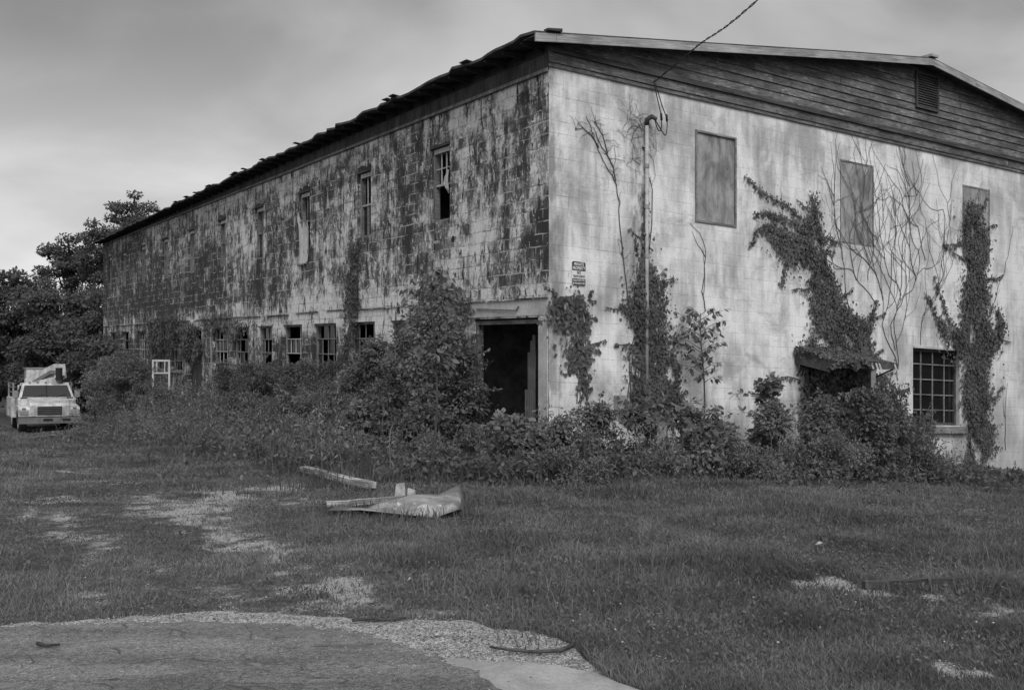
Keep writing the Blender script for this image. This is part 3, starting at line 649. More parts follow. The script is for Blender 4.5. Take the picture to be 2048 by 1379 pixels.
# rake board: pale along the top of the gable
m = MB()
for k in range(len(PROF) - 1):
    (a0, z0), (a1, z1) = PROF[k], PROF[k + 1]
    segs = max(1, int((a1 - a0) / 2.4))
    for q in range(segs):
        x0 = a0 + (a1 - a0) * q / segs; x1 = a0 + (a1 - a0) * (q + 1) / segs - .006
        m.box8([B(x_, y_, z_) for x_, zt in ((x0, roof_z(x0)), (x1, roof_z(x1))) for y_ in (-.375, -.345) for z_ in (zt - .165, zt - .03)])
m.build('rake_board', M_rake, roof)
m = MB(); m.box8([B(x_, y_, z_) for x_, zt in ((9.2, 8.40), (9.42, 8.40)) for y_ in (-.42, .5) for z_ in (zt - .01, zt + .04)]); m.build('ridge_cap', M_rake, roof)
m = MB()
for k in range(len(PROF) - 1):
    (a0, z0), (a1, z1) = PROF[k], PROF[k + 1]
    m.box8([B(x_, y_, z_) for x_, zt in ((a0, z0), (a1, z1)) for y_ in (-.34, -.0) for z_ in (zt - .075, zt - .055)])
m.build('rake_soffit', M_darkwood, roof)
m = MB(); z = 0
for k in range(59):
    b = .1 + .61 * k + rng.normal() * .02; zt = roof_z(-.42) + droop(-.42, b) - th
    r_ = MB().box8([B(x_, y_, z_ + (droop(x_, b))) for x_, za, zb in ((-.42 - .04 * rng.random(), 6.83, roof_z(-.42) - th - .004), (.0, 6.80, roof_z(0) - th - .004)) for y_ in (b, b + .05) for z_ in (za, zb)])
    r_.build('rafter_tail', M_eave, roof)
def strip(name, a0, a1, z0, z1, mat, seg=3.7):
    m = MB(); b = -.02
    while b < 36.2:
        e = min(b + seg, 36.25); m.box(a0, a1, b, e - .008, z0 + rng.normal() * .004, z1, B); b = e
    return m.build(name, mat, bld)
strip('frieze_board', -.030, -.002, 6.50, 6.74, M_darkwood); MB().box(-.012, -.003, 0, 36.2, 6.742, 6.9, B).build('frieze_backing', M_eave, bld); strip('eave_moulding', -.06, -.031, 6.445, 6.50, M_greywood)
# gable siding (lapped boards), frieze and vent
def gable_a(z):   # span of the gable at height z, inside the rake
    la = np.interp(z, [6.92, 8.39], [-.5, 9.3]); ra = np.interp(-z, [-8.39, -6.95], [9.3, 20.0]); return la, ra
zs = 6.86; m = MB(); k = 0
while zs < 8.25:
    l0, r0 = gable_a(zs + .06); l1, r1 = gable_a(min(zs + .155, 8.3) + .06); l0, l1, r0, r1 = max(l0, 0.0), max(l1, 0.0), min(r0, 19.5), min(r1, 19.5)
    cuts = sorted([rng.uniform(l1 + .5, r1 - .5) for _ in range(3)]) if r1 - l1 > 3 else []
    X0 = [(l0, l1)] + [(c, c) for c in cuts]; X1 = [(c - .005, c - .005) for c in cuts] + [(r0, r1)]
    for (p0, p1), (q0, q1) in zip(X0, X1):
        d = rng.normal() * .004; zt = zs + .155
        P = [B(p0, -.045 + d, zs), B(q0, -.045 + d, zs), B(q1, -.02, zt), B(p1, -.02, zt)]
        o_ = rng.random() * 30; m.quad(P, [(p0 + o_, zs), (q0 + o_, zs), (q1 + o_, zt), (p1 + o_, zt)])
        m.quad([B(p0, -.045 + d, zs), B(p0, -.005, zs), B(q0, -.005, zs), B(q0, -.045 + d, zs)])
    zs += .155; k += 1
m.build('siding', M_siding, bld)
m = MB(); m.quad([B(0, -.004, 6.6), B(19.5, -.004, 6.6), B(19.5, -.004, 6.98), B(9.3, -.004, 8.3), B(0, -.004, 6.92)]); m.build('gable_backing', M_darkwood, bld)
def fstrip(name, b0, b1, z0, z1, mat, seg):
    m = MB(); a = -.02
    while a < 19.5:
        e = min(a + seg, 19.5); m.box(a, e - .006, b0, b1, z0 + rng.normal() * .003, z1, B); a = e
    return m.build(name, mat, bld)
fstrip('frieze_board', -.055, -.005, 6.60, 6.76, M_siding, 3.1); fstrip('frieze_board', -.10, -.006, 6.762, 6.80, M_darkwood, 4.0); fstrip('frieze_board', -.075, -.007, 6.803, 6.857, M_darkwood, 3.6)
fstrip('eave_moulding', -.035, -.003, 6.54, 6.598, M_siding, 4.3)
m = MB()
for q in ((9.16, 9.20), (9.86, 9.90)): m.box(q[0], q[1], -.09, -.05, 7.40, 8.15, B)
m.box(9.2, 9.86, -.09, -.05, 7.40, 7.44, B); m.box(9.2, 9.86, -.09, -.05, 8.11, 8.15, B); vf = m.build('gable_vent', M_darkwood, bld)
m = MB()
for k in range(13): z = 7.45 + k * .05; m.box8([B(x_, y_, z_) for x_ in (9.2, 9.86) for y_, dz in ((-.085, 0), (-.05, .03)) for z_ in (z + dz, z + dz + .012)])
m.build('louvre', M_darkwood, vf)
# hole and bullet-shaped knocks under the first upper window
def patch_quad(px, py, w_, h_, n=.004, side='L'):
    a, b, z = (LW if side == 'L' else RW)(px, py, n)
    return a, b, z
m = MB()
for px, py, w_, h_ in ((906, 478, .13, .13),):
    a, b, z = LW(px, py); c = [B(-.003, b + w_ / 2 * math.cos(k), z + h_ / 2 * math.sin(k)) for k in np.linspace(0, 6.28, 13)[:-1]]; m.quad(c)
m.build('pipe_hole', M_black, bld)
m = MB()
for px, py, w_, h_ in ((873, 484, .28, .07), (884, 503, .13, .09), (866, 512, .2, .12), (858, 500, .1, .08), (878, 520, .16, .05)):
    a, b, z = LW(px, py); c = []
    for k in np.linspace(0, 6.28, 11)[:-1]: c.append(B(-.004, b + w_ / 2 * math.cos(k) * rng.uniform(.75, 1.15), z + h_ / 2 * math.sin(k) * rng.uniform(.7, 1.2)))
    m.quad(c)
m.build('knocked_out_patch', M_interior, bld)
# awning over the gable-end door
aw = empty('awning', B(5.7, 0, 2.2), 'rusty sheet metal awning sagging over the overgrown side door', 'awning')
def awp(px, py, n): return B(*RW(px, py, n))
m = MB()
A0 = RW(1592, 694, .02); A1 = RW(1790, 738, .02)
a0_, a1_ = 5.65, 7.58
N = 26
for k in range(N):
    x0 = a0_ + (a1_ - a0_) * k / N; x1 = a0_ + (a1_ - a0_) * (k + 1) / N; c0 = .015 * (k % 2); c1 = .015 * ((k + 1) % 2)
    f0 = k / N; f1 = (k + 1) / N
    zt = lambda f, n: 2.20 - .02 * f - .20 * n
    P = lambda x_, f, n, c: B(x_, -n, zt(f, n) + c)
    m.quad([P(x0, f0, .0, c0), P(x1, f1, .0, c1), P(x1, f1, .85, c1), P(x0, f0, .85, c0)])
    m.quad([P(x0, f0, .0, c0 - .01), P(x0, f0, .85, c0 - .01), P(x1, f1, .85, c1 - .01), P(x1, f1, .0, c1 - .01)])
m.build('awning_roof', M_rusttin, aw)
m = MB(); 
for k in range(9):
    x0 = a0_ + (a1_ - a0_) * k / 9; x1 = a0_ + (a1_ - a0_) * (k + 1) / 9 - .01; f0, f1 = k / 9, (k + 1) / 9
    m.box8([B(x_, y_ - .005 * rng.random(), z_) for x_, f in ((x0, f0), (x1, f1)) for y_ in (-.87, -.855) for z_ in (2.02 - .15 + .03 * f + rng.normal() * .006, 2.03 - .02 * f)])
m.build('fascia', M_rusttin, aw)
m = MB(); m.box8([B(x_, y_, z_) for x_ in (a0_, a0_ + .015) for y_, zt_ in ((-.0, 2.18), (-.86, 2.02)) for z_ in (zt_ - .24, zt_ - .01)]); m.build('side_panel', M_rusttin, aw)
m = MB()
for x_ in (6.75, 6.88, 6.97, 7.42):
    m = MB(); m.quad([B(x_, -.88, 2.00), B(x_ + .05, -.88, 2.00), B(x_ + .11, -.88, 1.89), B(x_ + .06, -.88, 1.88)]); m.quad([B(x_ + .06, -.878, 1.88), B(x_ + .11, -.878, 1.89), B(x_ + .05, -.878, 2.00), B(x_, -.878, 2.00)]); m.build('paint_flake', M_white2, aw)
m = MB(); m.bar(B(7.5, -.8, 1.90), B(7.2, -.02, 1.5), .03, .03); m.build('bracket', M_darkwood, aw)
m = MB(); m.bar(B(6.95, -.82, -1.0), B(6.9, -.8, 1.98), .09, .09, (0, 1, 0)); m.build('awning_post', M_greywood, aw)

# ------------------------------------------------------------------ things fixed to or hanging from it
sg = empty('warning_sign', B(.585, 0, 3.2), 'small black and white private property sign high on the white wall', 'sign')
x0, x1, z0, z1 = .455, .725, 3.015, 3.415
def rrect(x0, x1, z0, z1, r, tl, bl, n):
    P = []
    def arc(cx, cz, a0):
        for k in range(5): an = math.radians(a0 + 90 * k / 4); P.append((cx + r * math.cos(an), cz + r * math.sin(an)))
    if bl: arc(x0 + r, z0 + r, 180); arc(x1 - r, z0 + r, 270)
    else: P += [(x0, z0), (x1, z0)]
    if tl: arc(x1 - r, z1 - r, 0); arc(x0 + r, z1 - r, 90)
    else: P += [(x1, z1), (x0, z1)]
    return [B(p[0], -n, p[1]) for p in P]
def plate(pts_f, n0, n1, name, mat, par):
    m = MB(); fr = pts_f(n1); bk = pts_f(n0); m.quad(fr); N = len(fr); m.quad(bk[::-1])
    for k in range(N): m.quad([fr[k], bk[k], bk[(k + 1) % N], fr[(k + 1) % N]])
    return m.build(name, mat, par)
plate(lambda n: rrect(x0 - .008, x1 + .008, z0 - .008, z1 + .008, .03, 1, 1, n), .004, .010, 'plate', M_white, sg)
M_signblk = plain('sign_black', .02, .5)
plate(lambda n: rrect(x0, x1, 3.265, z1, .03, 1, 0, n), .0102, .012, 'sign_panel', M_signblk, sg)
plate(lambda n: rrect(x0, x1, z0, 3.135, .03, 0, 1, n), .0102, .012, 'sign_panel', M_signblk, sg)
rotR = math.atan2(dR[1], dR[0])
def text(body, a, z, size, mat, par, wmax=None, n=.0135, bold=.0):
    c = bpy.data.curves.new('lettering', 'FONT'); c.body = body; c.size = size; c.align_x = 'CENTER'; c.align_y = 'CENTER'; c.extrude = .0004; c.offset = bold
    o = bpy.data.objects.new('lettering', c); link(o, par); p = B(a, -n, z); o3 = origin(par)
    o.location = (p[0] - o3[0], p[1] - o3[1], p[2] - o3[2]); o.rotation_euler = (math.pi / 2, -sR * 0, rotR)
    c.materials.append(mat)
    bpy.context.view_layer.update()
    if wmax and o.dimensions.x > 0: o.scale.x = wmax / o.dimensions.x
    me = bpy.data.meshes.new_from_object(o.evaluated_get(bpy.context.evaluated_depsgraph_get())); me.name = 'lettering'
    o2 = bpy.data.objects.new('lettering', me); link(o2, par); o2.location = o.location; o2.rotation_euler = o.rotation_euler; o2.scale = o.scale
    bpy.data.objects.remove(o); return o2
text("PRIVATE", .59, 3.37, .072, M_white, sg, .20, bold=.0018); text("PROPERTY", .59, 3.305, .072, M_white, sg, .245, bold=.0018)
text("NO", .59, 3.23, .07, M_signblk, sg, .075, .0125, .0018); text("TRESPASSING", .59, 3.17, .058, M_signblk, sg, .25, .0125, .0012)
text("VIOLATORS WILL", .59, 3.105, .045, M_white, sg, .245, bold=.0008); text("BE PROSECUTED", .59, 3.055, .045, M_white, sg, .245, bold=.0008)

cd = empty('electrical_conduit', B(1.97, 0, 1.5), 'pale vertical service conduit with black weatherhead running up the white wall', 'conduit')
a_c = 1.99
MB().tube([B(a_c, -.06, .9), B(a_c, -.06, 5.90)], .034, 12).build('pipe', M_conduit, cd, True)
for z in (5.15, 4.45, 3.6): MB().tube([B(a_c, -.06, z), B(a_c, -.06, z + .07)], .045, 12).build('coupling', M_chrome, cd)
for z in (5.5, 4.0, 3.0): MB().box(a_c - .07, a_c + .07, -.065, -.003, z, z + .03, B).build('clamp', M_chrome, cd)
MB().tube([B(a_c, -.06, 5.88), B(a_c, -.07, 5.98), B(a_c + .05, -.13, 6.03), B(a_c + .11, -.19, 5.98)], [.038, .045, .045, .03], 12).build('weatherhead', M_darkwood, cd, True)
for dx, dz in ((.02, .0), (.14, -.05)):
    P = [B(a_c + .08, -.17, 5.99), B(a_c + .10 + dx, -.2, 5.82 + dz), B(a_c + .17 + dx, -.2, 5.80 + dz), B(a_c + .20 + dx, -.19, 6.0), B(a_c + .16 + dx * .6, -.17, 6.25), B(a_c + .1 + dx * .3, -.12, 6.62)]
    P = [Vector(p) for p in P]; Q = []
    for k in range(len(P) - 1):
        for j in range(5):
            tt = j / 5; p0, p1, p2, p3 = P[max(k - 1, 0)], P[k], P[k + 1], P[min(k + 2, len(P) - 1)]
            Q.append(.5 * ((2 * p1) + (p2 - p0) * tt + (2 * p0 - 5 * p1 + 4 * p2 - p3) * tt * tt + (3 * p1 - p0 - 3 * p2 + p3) * tt ** 3))
    Q.append(P[-1]); MB().tube(Q, .009, 6).build('drop_wire', M_cable, cd, True)
    MB().tube([B(a_c + .20 + dx, -.19, 5.98), B(a_c + .19 + dx, -.188, 6.10)], .02, 8).build('splice', M_cable, cd, True)
MB().tube([B(a_c + .06, -.05, 5.0), B(a_c + .14, -.04, 4.8), B(a_c + .13, -.04, 4.2), B(a_c + .06, -.03, 3.6)], .008, 6).build('drop_wire', M_cable, cd, True)
pc = []
e0 = np.array(B(2.08, -.12, 6.62)); e1 = np.array([5.5, 4.0, 6.5])
# service cable slung from the wall to a pole off to the right
k1 = np.array([(1400 - CX) / F * 16.2, 16.2, H + (CY - 88) / F * 16.2]); k2 = np.array([(1515 - CX) / F * 13.5, 13.5, H + (CY - 0) / F * 13.5])
d = (k2 - k1); pts = [e0, (e0 * .5 + k1 * .5) + [0, 0, -.01], k1, k1 + d * .5 + [0, 0, -.035], k2, k2 + d * .9 + [0, 0, .12], k2 + d * 2.2 + [0, 0, .7], k2 + d * 4.0 + [0, 0, 2.2]]
cb = empty('power_cable', tuple(e0), 'black twisted overhead service cable slung from the gable towards the sky', 'cable')
P = [Vector(p) for p in pts]; Q = []
for k in range(len(P) - 1):
    for j in range(8):
        tt = j / 8; p0, p1, p2, p3 = P[max(k - 1, 0)], P[k], P[k + 1], P[min(k + 2, len(P) - 1)]
        Q.append(.5 * ((2 * p1) + (p2 - p0) * tt + (2 * p0 - 5 * p1 + 4 * p2 - p3) * tt * tt + (3 * p1 - p0 - 3 * p2 + p3) * tt ** 3))
L = 0; QA = []; QB = []
dens = []
for k in range(len(Q) - 1):
    for j in range(6): dens.append(Q[k].lerp(Q[k + 1], j / 6))
for k, q in enumerate(dens):
    an = k * .30; off = Vector((math.cos(an) * .009, 0, math.sin(an) * .009)); QA.append(q + off); QB.append(q - off)
MB().tube(QA, .008, 6).build('strand', M_cable, cb, True); MB().tube(QB, .006, 6).build('strand', M_cable, cb, True)
ub = empty('utility_box', B(1.4, -.05, 1.1), 'small grey metal box on the white wall above the weeds', 'utility box')
MB().box(1.32, 1.49, -.13, -.004, .98, 1.22, B).build('box_body', M_chrome, ub, bevel=.008); MB().box(1.31, 1.50, -.14, -.131, .97, 1.23, B).build('cover', M_board, ub, bevel=.003)

# torn curtain out of the third upper window, rag in the first
def cloth(name, pts, mat, label, cat, wave=.02):
    # pts: rows of (b_left, b_right, z) on the side wall
    rows = len(pts); cols = 9; Vv = []; Tt = []
    for i, (bl, br, z) in enumerate(pts):
        for j in range(cols):
            f = j / (cols - 1); Vv.append(B(-.03 - .02 * math.sin(j * 1.9 + i * .5) - wave * math.sin(i * .9), bl + (br - bl) * f, z + (.03 * math.sin(j * 2.1) if i == rows - 1 else 0)))
    for i in range(rows - 1):
        for j in range(cols - 1): k = i * cols + j; Tt.append((k, k + 1, k + cols + 1, k + cols))
    o = trimesh(name, np.array(Vv), np.array(Tt), mat); o.modifiers.new('thick', 'SOLIDIFY').thickness = .006
    for p in o.data.polygons: p.use_smooth = True
    return tag(o, label, cat)
cloth('torn_curtain', [(11.30, 11.32, 5.35), (11.18, 11.34, 5.2), (11.0, 11.35, 5.08), (10.66, 11.36, 5.1 - .02), (10.62, 11.37, 4.9), (10.66, 11.38, 4.6), (10.68, 11.36, 4.3), (10.72, 11.40, 4.08), (10.78, 11.36, 4.0)], M_white2, 'torn pale curtain hanging out of the third upper window from the corner', 'curtain')
cloth('cloth_scrap', [(3.36, 3.38, 5.32), (3.35, 3.48, 5.2), (3.34, 3.56, 5.08), (3.34, 3.44, 4.97), (3.36, 3.38, 4.9)], M_white2, 'small pale rag caught on the sash of the nearest upper window', 'rag', .01)

# ------------------------------------------------------------------ bucket truck
def rotm(ang):
    c, s = math.cos(ang), math.sin(ang); return lambda x, y, z: (x * c - y * s, x * s + y * c, z)
TX, TY = -18.35, 41.8
tk = empty('bucket_truck', (TX, TY, float(ground_h(TX, TY))), 'white bucket truck parked nose towards us at the far left', 'truck')
TO = origin(tk); Rm = rotm(math.radians(29))     # local: -y is the nose, x to the picture's right
def TT(x, y, z): p = Rm(x * 1.0, y * .95, z * .83); return (p[0] + TO[0], p[1] + TO[1], p[2] + TO[2])
def prism(prof, x0, x1, fn, name, mat, par, bevel=.03, xs_top=None):
    m = MB(); N = len(prof); ins = xs_top or (lambda y, z: 0)
    Lp = [fn(x0 + ins(y, z), y, z) for y, z in prof]; Rp = [fn(x1 - ins(y, z), y, z) for y, z in prof]
    m.quad(Lp[::-1]); m.quad(Rp)
    for k in range(N): m.quad([Lp[k], Lp[(k + 1) % N], Rp[(k + 1) % N], Rp[k]])
    return m.build(name, mat, par, bevel=bevel)
prism([(1.15, .75), (1.15, 1.55), (1.22, 1.62), (2.75, 1.75), (2.85, 1.3), (2.85, .75)], -1.08, 1.08, TT, 'cab', M_truckw, tk, .05)
prism([(1.2, 1.6), (1.62, 2.28), (1.8, 2.36), (2.8, 2.36), (2.8, 1.6)], -1.04, 1.04, TT, 'cab_roof', M_truckw, tk, .05, lambda y, z: .16 if z > 2 else 0)
m = MB(); m.quad([TT(-.93, 1.235, 1.68), TT(.93, 1.235, 1.68), TT(.80, 1.575, 2.24), TT(-.80, 1.575, 2.24)]); m.build('windscreen', M_glass, tk)
m = MB(); m.box8([TT(x_, y_, z_) for x_ in (-.02, .02) for y_, z_ in ((1.21, 1.68), (1.2, 1.7), (1.55, 2.23), (1.54, 2.25))]); m.build('windscreen_divider', M_rubber, tk)
for sx_ in (-1, 1):
    m = MB(); P = [TT(sx_ * 1.045, 1.5, 1.68), TT(sx_ * 1.045, 2.5, 1.72), TT(sx_ * .925, 2.45, 2.22), TT(sx_ * .91, 1.78, 2.22)]; m.quad(P if sx_ > 0 else P[::-1]); m.build('side_window', M_glass, tk)
    m = MB(); m.box(sx_ * 1.16 - .1, sx_ * 1.16 + .1, 1.35, 1.42, 1.65, 2.0, TT); m.bar(TT(sx_ * 1.0, 1.5, 1.62), TT(sx_ * 1.2, 1.38, 1.65), .03, .03); m.build('mirror', M_chrome, tk)
prism([(.0, .78), (.0, 1.28), (.12, 1.42), (1.2, 1.66), (1.2, .78)], -.72, .72, TT, 'hood', M_truckw, tk, .05)
for sx_ in (-1, 1):
    a_, b_ = (sx_ * .72, sx_ * 1.12); prism([(.05, .78), (.05, 1.12), (.2, 1.22), (1.2, 1.32), (1.2, .95), (.95, .92), (.85, .75)], min(a_, b_), max(a_, b_), TT, 'fender', M_truckw, tk, .05)
    m = MB(); c_ = sx_ * .93; m.box(c_ - .16, c_ + .16, .015, .05, .86, 1.06, TT); hl = m.build('headlight', M_chrome, tk, bevel=.02)
    m = MB(); m.box(c_ - .07, c_ + .07, .03, .06, 1.10, 1.2, TT); m.build('marker_lamp', M_truckg, tk)
m = MB(); m.box(-.60, .60, -.02, .0, .84, 1.26, TT); gr = m.build('grille', M_white2, tk)
m = MB(); m.box(-.45, .45, -.03, -.021, .85, 1.25, TT); m.build('grille_opening', M_rubber, gr)
m = MB()
for k in range(4): m.box(-.57, .57, -.045, -.031, .91 + k * .085, .922 + k * .085, TT)
m.build('grille_bar', M_chrome, gr)
for sx_ in (-1, 1):
    m = MB(); m.box(sx_ * 1.082, sx_ * 1.092, 1.32, 1.34, .8, 1.62, TT); m.box(sx_ * 1.082, sx_ * 1.092, 2.6, 2.62, .8, 1.72, TT); m.build('door_seam', M_rubber, tk)
    m = MB(); m.box(sx_ * 1.085, sx_ * 1.11, 2.35, 2.5, 1.42, 1.46, TT); m.build('door_handle', M_rubber, tk)
    m = MB(); P = [TT(sx_ * 1.123, .85 + .56 * math.cos(q), .46 + .62 * math.sin(q)) for q in np.linspace(0, math.pi, 11)]; m.quad(P if sx_ < 0 else P[::-1]); m.build('wheel_arch', M_rubber, tk)
m = MB(); m.box(-.70, .70, .125, 1.2, 1.20, 1.23, TT); m.build('hood_seam', M_truckg, tk)
m = MB(); m.box(-.98, .98, 1.19, 1.215, 1.60, 1.66, TT); m.build('wiper_cowl', M_rubber, tk)
for dx_ in (-.45, .35): MB().bar(TT(dx_, 1.22, 1.67), TT(dx_ + .38, 1.30, 1.80), .015, .015).build('wiper', M_rubber, tk)
prism([(-.18, .45), (-.18, .74), (.0, .74), (.0, .45)], -1.15, 1.15, TT, 'bumper', M_truckg, tk, .03)
m = MB(); m.box(-.25, .1, -.19, -.181, .56, .68, TT); m.box(.45, .75, -.19, -.181, .56, .68, TT); m.build('tow_slot', M_rubber, tk)
for k in range(5): MB().tube([TT(-.6 + .3 * k, 1.72, 2.36), TT(-.6 + .3 * k, 1.72, 2.41)], .045, 8).build('roof_lamp', M_truckg, tk)
for sx_ in (-1, 1):
    for yy in (.85, 4.6):
        wh = MB().tube([TT(sx_ * .80, yy, .46), TT(sx_ * 1.08, yy, .46)], .46, 20).build('wheel', M_rubber, tk)
        MB().tube([TT(sx_ * 1.07, yy, .46), TT(sx_ * 1.10, yy, .46)], .24, 14).build('rim', M_truckw, wh)
m = MB(); m.box(-.45, .45, .2, 6.2, .55, .78, TT); m.build('chassis', M_rubber, tk)
m = MB()
for sx_ in (-1, 1):
    a_, b_ = sorted((sx_ * 1.2, sx_ * .72)); m.box(a_, b_, 3.0, 4.0, .62, 1.6, TT); m.box(a_, b_, 5.2, 6.2, .62, 1.6, TT); m.box(a_, b_, 4.0, 5.2, 1.1, 1.6, TT)
sb = m.build('service_body', M_truckw, tk, bevel=.02)
m = MB(); m.box(-.72, .72, 3.0, 6.2, .8, .95, TT); m.build('deck', M_truckg, tk)
for sx_ in (-1, 1):
    m = MB()
    for yy in (3.1, 6.0): m.box(sx_ * 1.12 - .03, sx_ * 1.12 + .03, yy, yy + .06, 1.6, 2.35, TT)
    for zz in (1.85, 2.1, 2.32): m.box(sx_ * 1.12 - .02, sx_ * 1.12 + .02, 3.1, 6.05, zz, zz + .04, TT)
    m.build('ladder_rack', M_chrome, tk)
MB().tube([TT(.0, 4.2, .9), TT(.0, 4.2, 2.0)], .28, 14).build('turret', M_truckw, tk)
P0, P1 = TT(-.35, 4.6, 2.15), TT(.55, 1.75, 2.95)
bm_ = MB().bar(P0, P1, .5, .62, taper=.95).build('boom', M_truckw, tk, bevel=.03)
MB().bar(Vector(P0) + Vector((.05, -.1, .02)), Vector(P1) + Vector((-.15, -.26, -.05)), .3, .14).build('boom_jib', M_truckg, bm_)
MB().bar(Vector(P0) + Vector((-.25, -.2, -.1)), Vector(P1) + Vector((-.1, -.1, -.42)), .44, .30).build('lower_boom', M_truckw, bm_, bevel=.02)
MB().tube([TT(.50, 1.62, 2.5), TT(.50, 1.62, 3.1)], .14, 10).build('boom_knuckle', M_rubber, bm_); MB().box(.62, .72, 1.55, 1.7, 2.72, 3.05, TT).build('knuckle_guard', M_truckw, bm_)
for f0, f1 in ((.15, .34), (.42, .62), (.70, .88)):
    q0 = Vector(P0).lerp(Vector(P1), f0) + Vector((.06, -.21, -.02)); q1 = Vector(P0).lerp(Vector(P1), f1) + Vector((.06, -.21, -.02)); MB().bar(q0, q1, .02, .12).build('boom_marking', M_truckg, bm_)
m = MB(); m.box(-.45, .65, 5.6, 6.7, 1.85, 3.05, TT); bk = m.build('platform_bucket', M_truckw, tk, bevel=.05); MB().box(-.49, .69, 5.56, 6.74, 3.05, 3.13, TT).build('rim', M_chrome, bk)
m = MB()
for k in range(6): m.box(-.33 + .18 * k, -.29 + .18 * k, 5.575, 5.598, 1.95, 2.98, TT)
m.build('rib', M_truckw, bk)

# ------------------------------------------------------------------ debris on the lot
def debris_plank(name, p0, p1, w_, h_, mat, label, z=.04, cat='plank'):
    a = gp(*p0); b = gp(*p1); m = MB(); n = 7; P = [(a[0] + (b[0] - a[0]) * k / n, a[1] + (b[1] - a[1]) * k / n) for k in range(n + 1)]
    d = np.array([b[0] - a[0], b[1] - a[1]]); d /= np.hypot(*d); sd_ = np.array([-d[1], d[0]]); rings = []; L_ = math.hypot(b[0] - a[0], b[1] - a[1]); h0 = float(ground_h(*a)); h1 = float(ground_h(*b))
    for k, p in enumerate(P):
        ww = w_ * rng.uniform(.90, 1.04) / 2 * (.8 if k in (0, n) else 1); zc = h0 + (h1 - h0) * k / n + z + .004 * rng.normal(); j = rng.normal() * .006
        rings.append([(p[0] + sd_[0] * (q * ww + j), p[1] + sd_[1] * (q * ww + j), zc + r_ * h_ / 2) for q, r_ in ((-1, -1), (1, -1), (1, 1), (-1, 1))])
    for k in range(n):
        for e in range(4): e2 = (e + 1) % 4; m.quad([rings[k][e], rings[k][e2], rings[k + 1][e2], rings[k + 1][e]], [(e * .2, k * L_ / n), (e * .2 + w_, k * L_ / n), (e * .2 + w_, (k + 1) * L_ / n), (e * .2, (k + 1) * L_ / n)][::1])
    m.quad(rings[0][::-1]); m.quad(rings[-1])
    for f in range(len(m.uv)): m.uv[f] = [(u_[1], u_[0]) for u_ in m.uv[f]]
    return tag(m.build(name, mat, bevel=.004), label, cat)
debris_plank('plank', (607, 952), (745, 986), .15, .08, M_debris, 'pale weathered plank lying slantwise in the grass behind the tin sheet', .075)
debris_plank('plank', (652, 1016), (800, 1010), .12, .06, M_debris, 'short pale board poking out under the left end of the tin sheet', .045)
debris_plank('plank', (474, 979), (585, 984), .10, .03, M_greywood, 'thin grey board at the edge of the bare gravel patch', .03)
debris_plank('plank', (1728, 1178), (1936, 1172), .06, .05, M_darkwood, 'long dark rotten board lying across the right-hand bare patch', .04)
# crumpled tin sheet
def tin():
    q = [((655, 1026), (735, 1008)), ((720, 1032), (780, 1002)), ((800, 1033), (830, 997)), ((870, 1036), (880, 991)), ((902, 1036), (920, 989)), ((925, 1028), (930, 991))]
    hz = [.02, .05, .10, .12, .16, .05]; V_ = []; T_ = []
    for i, (f, b) in enumerate(q):
        fx, fy = gp(*f); bx, by = gp(b[0], b[1] + 14)
        for j in range(6):
            s_ = j / 5; x_ = fx + (bx - fx) * s_; y_ = fy + (by - fy) * s_ * .8; V_.append((x_, y_, .03 + hz[i] * (.15 + s_ * 1.1) + .04 * math.sin(s_ * 6 + i * 1.7)))
    for i in range(len(q) - 1):
        for j in range(5): k = i * 6 + j; T_.append((k, k + 6, k + 7, k + 1))
    o = trimesh('tin_sheet', np.array(V_), np.array(T_), M_tin); o.modifiers.new('thick', 'SOLIDIFY').thickness = .008
    tag(o, 'crumpled grey roofing tin sheet lying in the grass', 'metal sheet')
tin()
x_, y_ = gp(808, 1006); m = MB(); m.box8([(x_ + a_, y_ + b_, z_) for a_, b_, z_ in ((-.11, -.05, .06), (-.09, -.04, .24), (-.12, .07, .07), (-.07, .06, .22), (.02, -.06, .10), (.01, -.05, .26), (.03, .06, .09), (.0, .05, .24))]); m.box8([(x_ + a_, y_ + b_, z_) for a_, b_, z_ in ((.04, -.05, .08), (.05, -.04, .19), (.03, .06, .09), (.05, .05, .18), (.15, -.04, .06), (.14, -.05, .15), (.15, .05, .07), (.13, .04, .16))]); o = m.build('broken_block', M_debris2, bevel=.01); tag(o, 'pale broken chunk of block resting behind the tin sheet', 'rubble')
def twig(name, px, r, label, mat=M_stem, z=.03, cat='stick'):
    P = []
    for (a, b) in px: g_ = gp(a, b); P.append((g_[0], g_[1], float(ground_h(*g_)) + z))
    o = MB().tube(P, r, 7, r * .5).build(name, mat, smooth=True); return tag(o, label, cat)
twig('fallen_stick', [(1145, 1300), (1120, 1310), (1070, 1313), (1020, 1309), (980, 1303)], .014, 'bent dark stick lying across the pale gravel strip')
twig('fallen_twig', [(705, 1249), (740, 1245), (770, 1248), (812, 1244)], .012, 'thin dark twig at the grass edge of the gravel strip')
twig('fallen_twig', [(75, 1296), (95, 1300), (120, 1298)], .012, 'short dark twig lying alone on the asphalt')
for (px, py, s_, lb) in ((838, 944, .04, 'small white scrap lying in the weeds before the tall shrub'), (818, 1180, .014, 'tiny white scrap in the short grass below the tin sheet'), (1638, 1102, .035, 'crushed pale paper scrap in the grass right of centre')):
    x_, y_ = gp(px, py); z_ = float(ground_h(x_, y_)) + .07; m = MB()
    m.quad([(x_ - s_, y_, z_), (x_, y_ - s_ * .6, z_ + .01), (x_ + s_, y_ + .01, z_ + .015), (x_ + .2 * s_, y_ + s_ * .6, z_ + .03)]); o = m.build('litter', M_debris2); o.modifiers.new('thick', 'SOLIDIFY').thickness = .006; tag(o, lb, 'litter')
